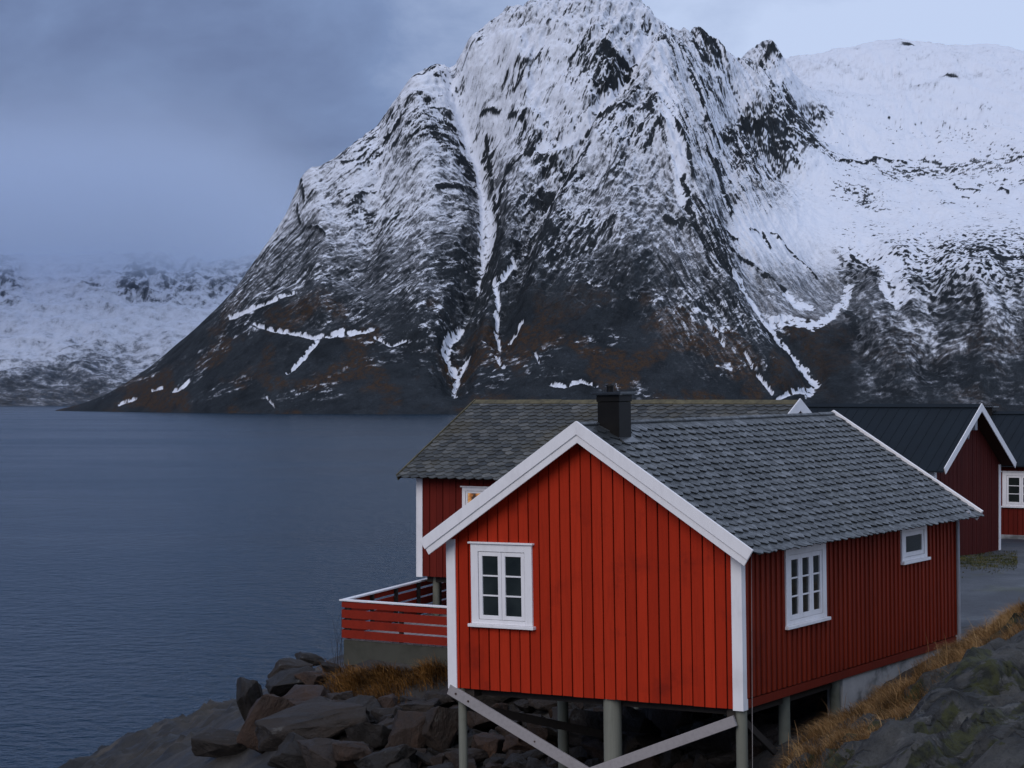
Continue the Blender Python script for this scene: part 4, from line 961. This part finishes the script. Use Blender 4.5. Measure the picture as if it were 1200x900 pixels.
heroes = [  # pixel of the foot, width, depth, height (m), rotation, proto, label
 (338,803,1.00,0.9,0.85,(0.1,0.1,0.4),0,'large blocky dark boulder crowning the left shoulder of the heap against the water'),
 (296,850,0.55,0.7,1.05,(0.0,-0.05,0.2),1,'upright narrow dark boulder at the left end of the heap, beside bare slab'),
 (318,876,0.75,0.7,1.25,(0.1,0.55,0.3),4,'tilted reddish grey slab leaning in front of upright dark boulder'),
 (370,808,0.62,0.6,0.42,(0,0.1,0.9),3,'small rounded grey boulder between the crowning block and the rusty grass'),
 (366,885,1.75,1.3,0.95,(0.1,-0.12,0.1),5,'broadest flat-topped grey boulder low at the left of the heap'),
 (258,892,0.95,0.8,0.62,(0.0,0.05,0.1),7,'squat dark ledge block sitting on the bare slab by the waterline'),
 (437,880,0.95,0.8,0.72,(0.1,-0.1,0.8),8,'sloping grey boulder below the rusty grass, left of the dark upright block'),
 (478,892,0.68,0.6,1.0,(0.05,0.05,0.1),2,'dark upright block standing left of the orange-brown boulder'),
 (516,884,0.66,0.6,0.98,(0.1,0.25,0.5),10,'orange-brown wedge boulder just left of the corner stilt'),
 (488,848,0.75,0.6,0.5,(0.0,-0.2,0.2),11,'angular pale grey boulder under the right end of the rusty grass'),
 (520,838,0.62,0.5,0.5,(0.0,0.1,0.2),12,'round dark boulder under the terrace wall beside the corner board'),
 (388,792,0.42,0.4,0.30,(0.1,0.2,0.6),13,'orange lichened boulder against the left end of the terrace wall'),
 (412,905,0.8,0.7,0.7,(0.1,0.1,1.6),6,'dark broken boulder at the bottom edge between the broad flat boulder and the upright block'),
 (562,832,0.95,0.8,0.62,(0.0,0.0,0.5),9,'pinkish boulder tucked under the floor right behind the left brace'),
 (740,900,0.85,0.7,0.62,(0,0.1,0.9),5,'reddish boulder low beside the thick middle stilt'),
 (362,786,0.62,0.6,0.55,(0.1,0.2,0.2),3,'dark boulder on the heap crest between the crowning block and the terrace'),
 (640,870,0.7,0.6,0.55,(0.2,0.1,0.4),8,'grey boulder right of the thin rear stilt'),
]
for px, py, w, dp, h, rot, pr, lab in heroes:
    p = ground_hit(px, py)
    if p is None: continue
    put_boulder((p[0], p[1]+dp*0.25, p[2]), (w*1.5, dp*1.4, h*1.55), rot, lab, pr)
rd = random.Random(5); cnt = 0; tries = 0
while cnt < 275 and tries < 12000:
    tries += 1
    px = rd.uniform(345, 985); py = rd.uniform(770, 925)
    if px < 400 and py < 815: continue
    if 385 < px < 525 and py < 832: continue
    if px > 880 and py < 860: continue
    p = ground_hit(px, py)
    if p is None or p[1] < 31.0: continue
    if p[1] < 34 and p[0] > 4.0: continue
    if p[1] > 40.6 and p[0] > -3.5: continue
    s = min(1.25, 0.40 + rd.expovariate(3.0))
    if any((p[0]-q[0])**2 + (p[1]-q[1])**2 < (0.43*(s*0.5+q[2]))**2 for q in placed): continue
    under = p[0]*math.cos(PHI)-(p[1]-29.07)*math.sin(PHI) > -2.1
    lab = 'loose boulder in the shadowed pile underneath the front cabin floor' if px > 535 else 'dark angular boulder of the heap left of the front cabin, one of many filling gaps between larger blocks'
    lab = lab if px > 535 else 'small dark angular boulder filling the heap left of the front cabin'
    put_boulder(p, (s*rd.uniform(0.85, 1.25), s*rd.uniform(0.8, 1.2), s*rd.uniform(0.65, 1.05)), (rd.uniform(-.4, .4), rd.uniform(-.4, .4), rd.uniform(0, 6.28)), lab, rd.randrange(14), 'boulders in the shade under the front cabin' if px > 535 else 'small boulders in the heap left of the front cabin')
    cnt += 1

# ------------------------------------------------------------------ dry grass
def grass_mat(name, c0, c1, c2):
    m, t, b = mat(name)
    t.links.new(ramp(t, attr(t, 'tint'), [(0.0, c0), (0.5, c1), (1.0, c2)]), b.inputs['Base Color'])
    b.inputs['Roughness'].default_value = 0.75; b.inputs['Specular IOR Level'].default_value = 0.2
    return m
M['grass'] = grass_mat('dry_grass', (0.080, 0.046, 0.017), (0.260, 0.140, 0.054), (0.47, 0.30, 0.135))
M['rust_grass'] = grass_mat('rusty_grass', (0.060, 0.030, 0.009), (0.20, 0.090, 0.020), (0.38, 0.19, 0.050))
M['green_grass'] = grass_mat('dull_green_grass', (0.035, 0.040, 0.012), (0.065, 0.066, 0.020), (0.12, 0.098, 0.034))
def blades(name, pts, hgt, width, lean, mt, seed, label=None):
    r = np.random.RandomState(seed); n = len(pts); P = np.array(pts)
    h = hgt*r.uniform(0.35, 1.35, n)*(0.65+0.8*np.clip(fbm(P[:,0]*2.2, P[:,1]*2.2, 3, seed+3)+0.5, 0, 1)); ang = r.uniform(0, 2*np.pi, n); tilt = r.uniform(0.2, 1.5, n)
    dirx = np.cos(ang)*tilt*0.55+lean[0]*r.uniform(0.3, 1.2, n); diry = np.sin(ang)*tilt*0.55+lean[1]*r.uniform(0.3, 1.2, n)
    wx, wy = np.cos(ang+1.3)*width*0.5, np.sin(ang+1.3)*width*0.5
    V = []
    for f, bend, wd in ((0, 0, 1.0), (0.4, 0.16, 0.85), (0.75, 0.5, 0.55), (1.0, 1.0, 0.12)):
        cz = P[:,2]-0.03 + h*f*(1-0.25*bend*np.hypot(dirx, diry)); cx = P[:,0]+dirx*h*bend; cy = P[:,1]+diry*h*bend
        V.append(np.stack([cx-wx*wd, cy-wy*wd, cz], -1)); V.append(np.stack([cx+wx*wd, cy+wy*wd, cz], -1))
    V = np.stack(V, 1).reshape(-1, 3); base = np.arange(n)[:,None]*8
    Q = np.concatenate([base+np.array([[0,1,3,2]]), base+np.array([[2,3,5,4]]), base+np.array([[4,5,7,6]])], 1).reshape(-1, 4)
    me = bpy.data.meshes.new(name); me.vertices.add(len(V)); me.vertices.foreach_set('co', V.astype('f').ravel())
    me.loops.add(Q.size); me.loops.foreach_set('vertex_index', Q.astype('i').ravel())
    me.polygons.add(len(Q)); me.polygons.foreach_set('loop_start', np.arange(0, Q.size, 4, dtype='i')); me.update(calc_edges=True)
    clump = fbm(P[:,0]*1.6, P[:,1]*1.6, 4, seed, 0.65)*0.95
    tint = np.clip(0.45+clump+r.normal(0, 0.22, n), 0, 1)
    at = me.attributes.new('tint', 'FLOAT', 'FACE'); at.data.foreach_set('value', np.repeat(tint, 3).astype('f'))
    return tag(link_mesh(name, me, mt), label, 'grass' if label else None, kind='stuff')
rs = np.random.RandomState(3)
# strip between the cabin and the outcrop, thinning onto the rock
x = rs.uniform(2.6, 11.5, 700000); y = rs.uniform(25, 40, 700000)
ol = np.interp(x, [p[0] for p in OUT_LINE], [p[1] for p in OUT_LINE])
dd = y-ol+fbm(x*0.7, y*0.7, 4, 11)*0.8
rel = np.stack([x-o2[0]-a_[0]*(-2.5), y-o2[1]-a_[1]*(-2.5)], -1); sx = -(rel@a_); sy = rel@b_      # sx > 0: outside the cabin's long wall
far = np.interp(x, [2, 6, 8, 9.2, 12], [1.3, 1.9, 2.4, 2.5, 3.2])
gu, gv = x*0.80+y*0.60, y*0.80-x*0.60
streak = fbm(gu*0.28+2, gv*1.5, 4, 95, 0.5)
dens = sst(-2.3, -0.3, dd+2.4*streak+1.5*sst(4.5, 8.0, x))*sst(far+0.5, far-0.5, dd+0.5*fbm(x*1.3, y*1.3, 3, 77))
cri = np.clip((y-13)/GS, 0, len(gy)-1).astype(int); crj = np.clip((x+24)/GS, 0, len(gx)-1).astype(int)
tuft = np.maximum(sst(0.12, 0.35, fbm(x*0.55+3, y*0.9, 4, 93)), sst(0.4, 0.9, crev[cri, crj])*sst(-2.6, -0.8, dd))*sst(-3.5, -0.3, dd)*0.75*(dd < 0.1)
keep = (rs.rand(len(x)) < np.maximum(dens*0.85, tuft*0.55)*(0.10+1.1*sst(-0.30, 0.30, fbm(gu*0.9, gv*2.2, 4, 79, 0.65)))) & ((sx > 0.22) | (sy < -0.1) | (sy > 8.9)) & (x < 11)
keep &= ~((sy < 3.4) & (sx < 0.5) & (sy > 0))
P_ = np.stack([x, y, gz(x, y)], -1)[keep]
print('grass blades', len(P_))
blades('dry_grass', P_, 0.15, 0.007, (-0.8, -0.35), M['grass'], 1, 'dry orange-brown grass along the rock outcrop beside the front cabin')
# tall stems by the far corner
idx = rs.choice(len(P_), 400); q = P_[idx]; q = q[(q[:,1] > 28.0) & (q[:,0] < 10.6)]
if len(q) > 4: blades('tall_dry_stems', q[:260], 0.42, 0.009, (-0.08, 0.0), M['grass'], 2, 'thin tall dry stems standing out of the grass before the front cabin foundation')
# rusty tufts under the terrace
pts = []
for cx, cy, sx_, sy_, n in ((430,796,24,10,6000),(406,800,13,11,2500),(470,788,24,8,3500),(508,787,14,7,2000),(436,830,13,12,2200),(455,818,12,11,1800),(472,836,8,8,700),(404,822,8,8,700)):
    for i in range(n//3):
        px, py = rs.normal(cx, sx_), rs.normal(cy, sy_)
        p = ground_hit(px, max(788, py+6), 37, 43)
        if p: pts.append(p)
blades('rusty_grass', pts, 0.24, 0.012, (-0.5, -0.9), M['rust_grass'], 4, 'rusty orange grass on the slope under the terrace wall')
# dull green patch at the foot of the tall house
pts = []
for i in range(9000):
    p = ground_hit(rs.uniform(1120, 1192), rs.normal(657, 5.0))
    if p: pts.append(p)
blades('green_grass', pts, 0.05, 0.03, (0, 0), M['green_grass'], 6, 'dull green grass at the foot of the blue-black roofed house')

# leafless shrub at the terrace corner
def shrub():
    p = ground_hit(400, 776) or (-3.6, 42.3, 4.2)
    o = tag(empty('bare_shrub', (-3.6, 42.6, 4.35)), 'leafless dark twiggy shrub at the left corner of the terrace railing', 'shrub')
    rd = random.Random(4); m = MB()
    for i in range(9):
        q = Vector((rd.uniform(-.15, .15), rd.uniform(-.1, .5), 0)); d = Vector((rd.uniform(-.28, .12), rd.uniform(-.2, .2), 1)).normalized(); r = 0.005
        for s in range(5):
            e = q + d*rd.uniform(0.2, 0.34); m.tube(q, e, r, r*0.75, 5, False); r *= 0.75
            if s > 0:
                dd = (d+Vector((rd.uniform(-.6, .6), rd.uniform(-.5, .5), 0))).normalized(); m.tube(e, e+dd*rd.uniform(.12, .3), r*.8, r*.4, 4, False)
            q = e; d = (d+Vector((rd.uniform(-.2, .2), rd.uniform(-.2, .2), .1))).normalized()
    m.build('twigs', M['dark_wood'], o)
shrub()
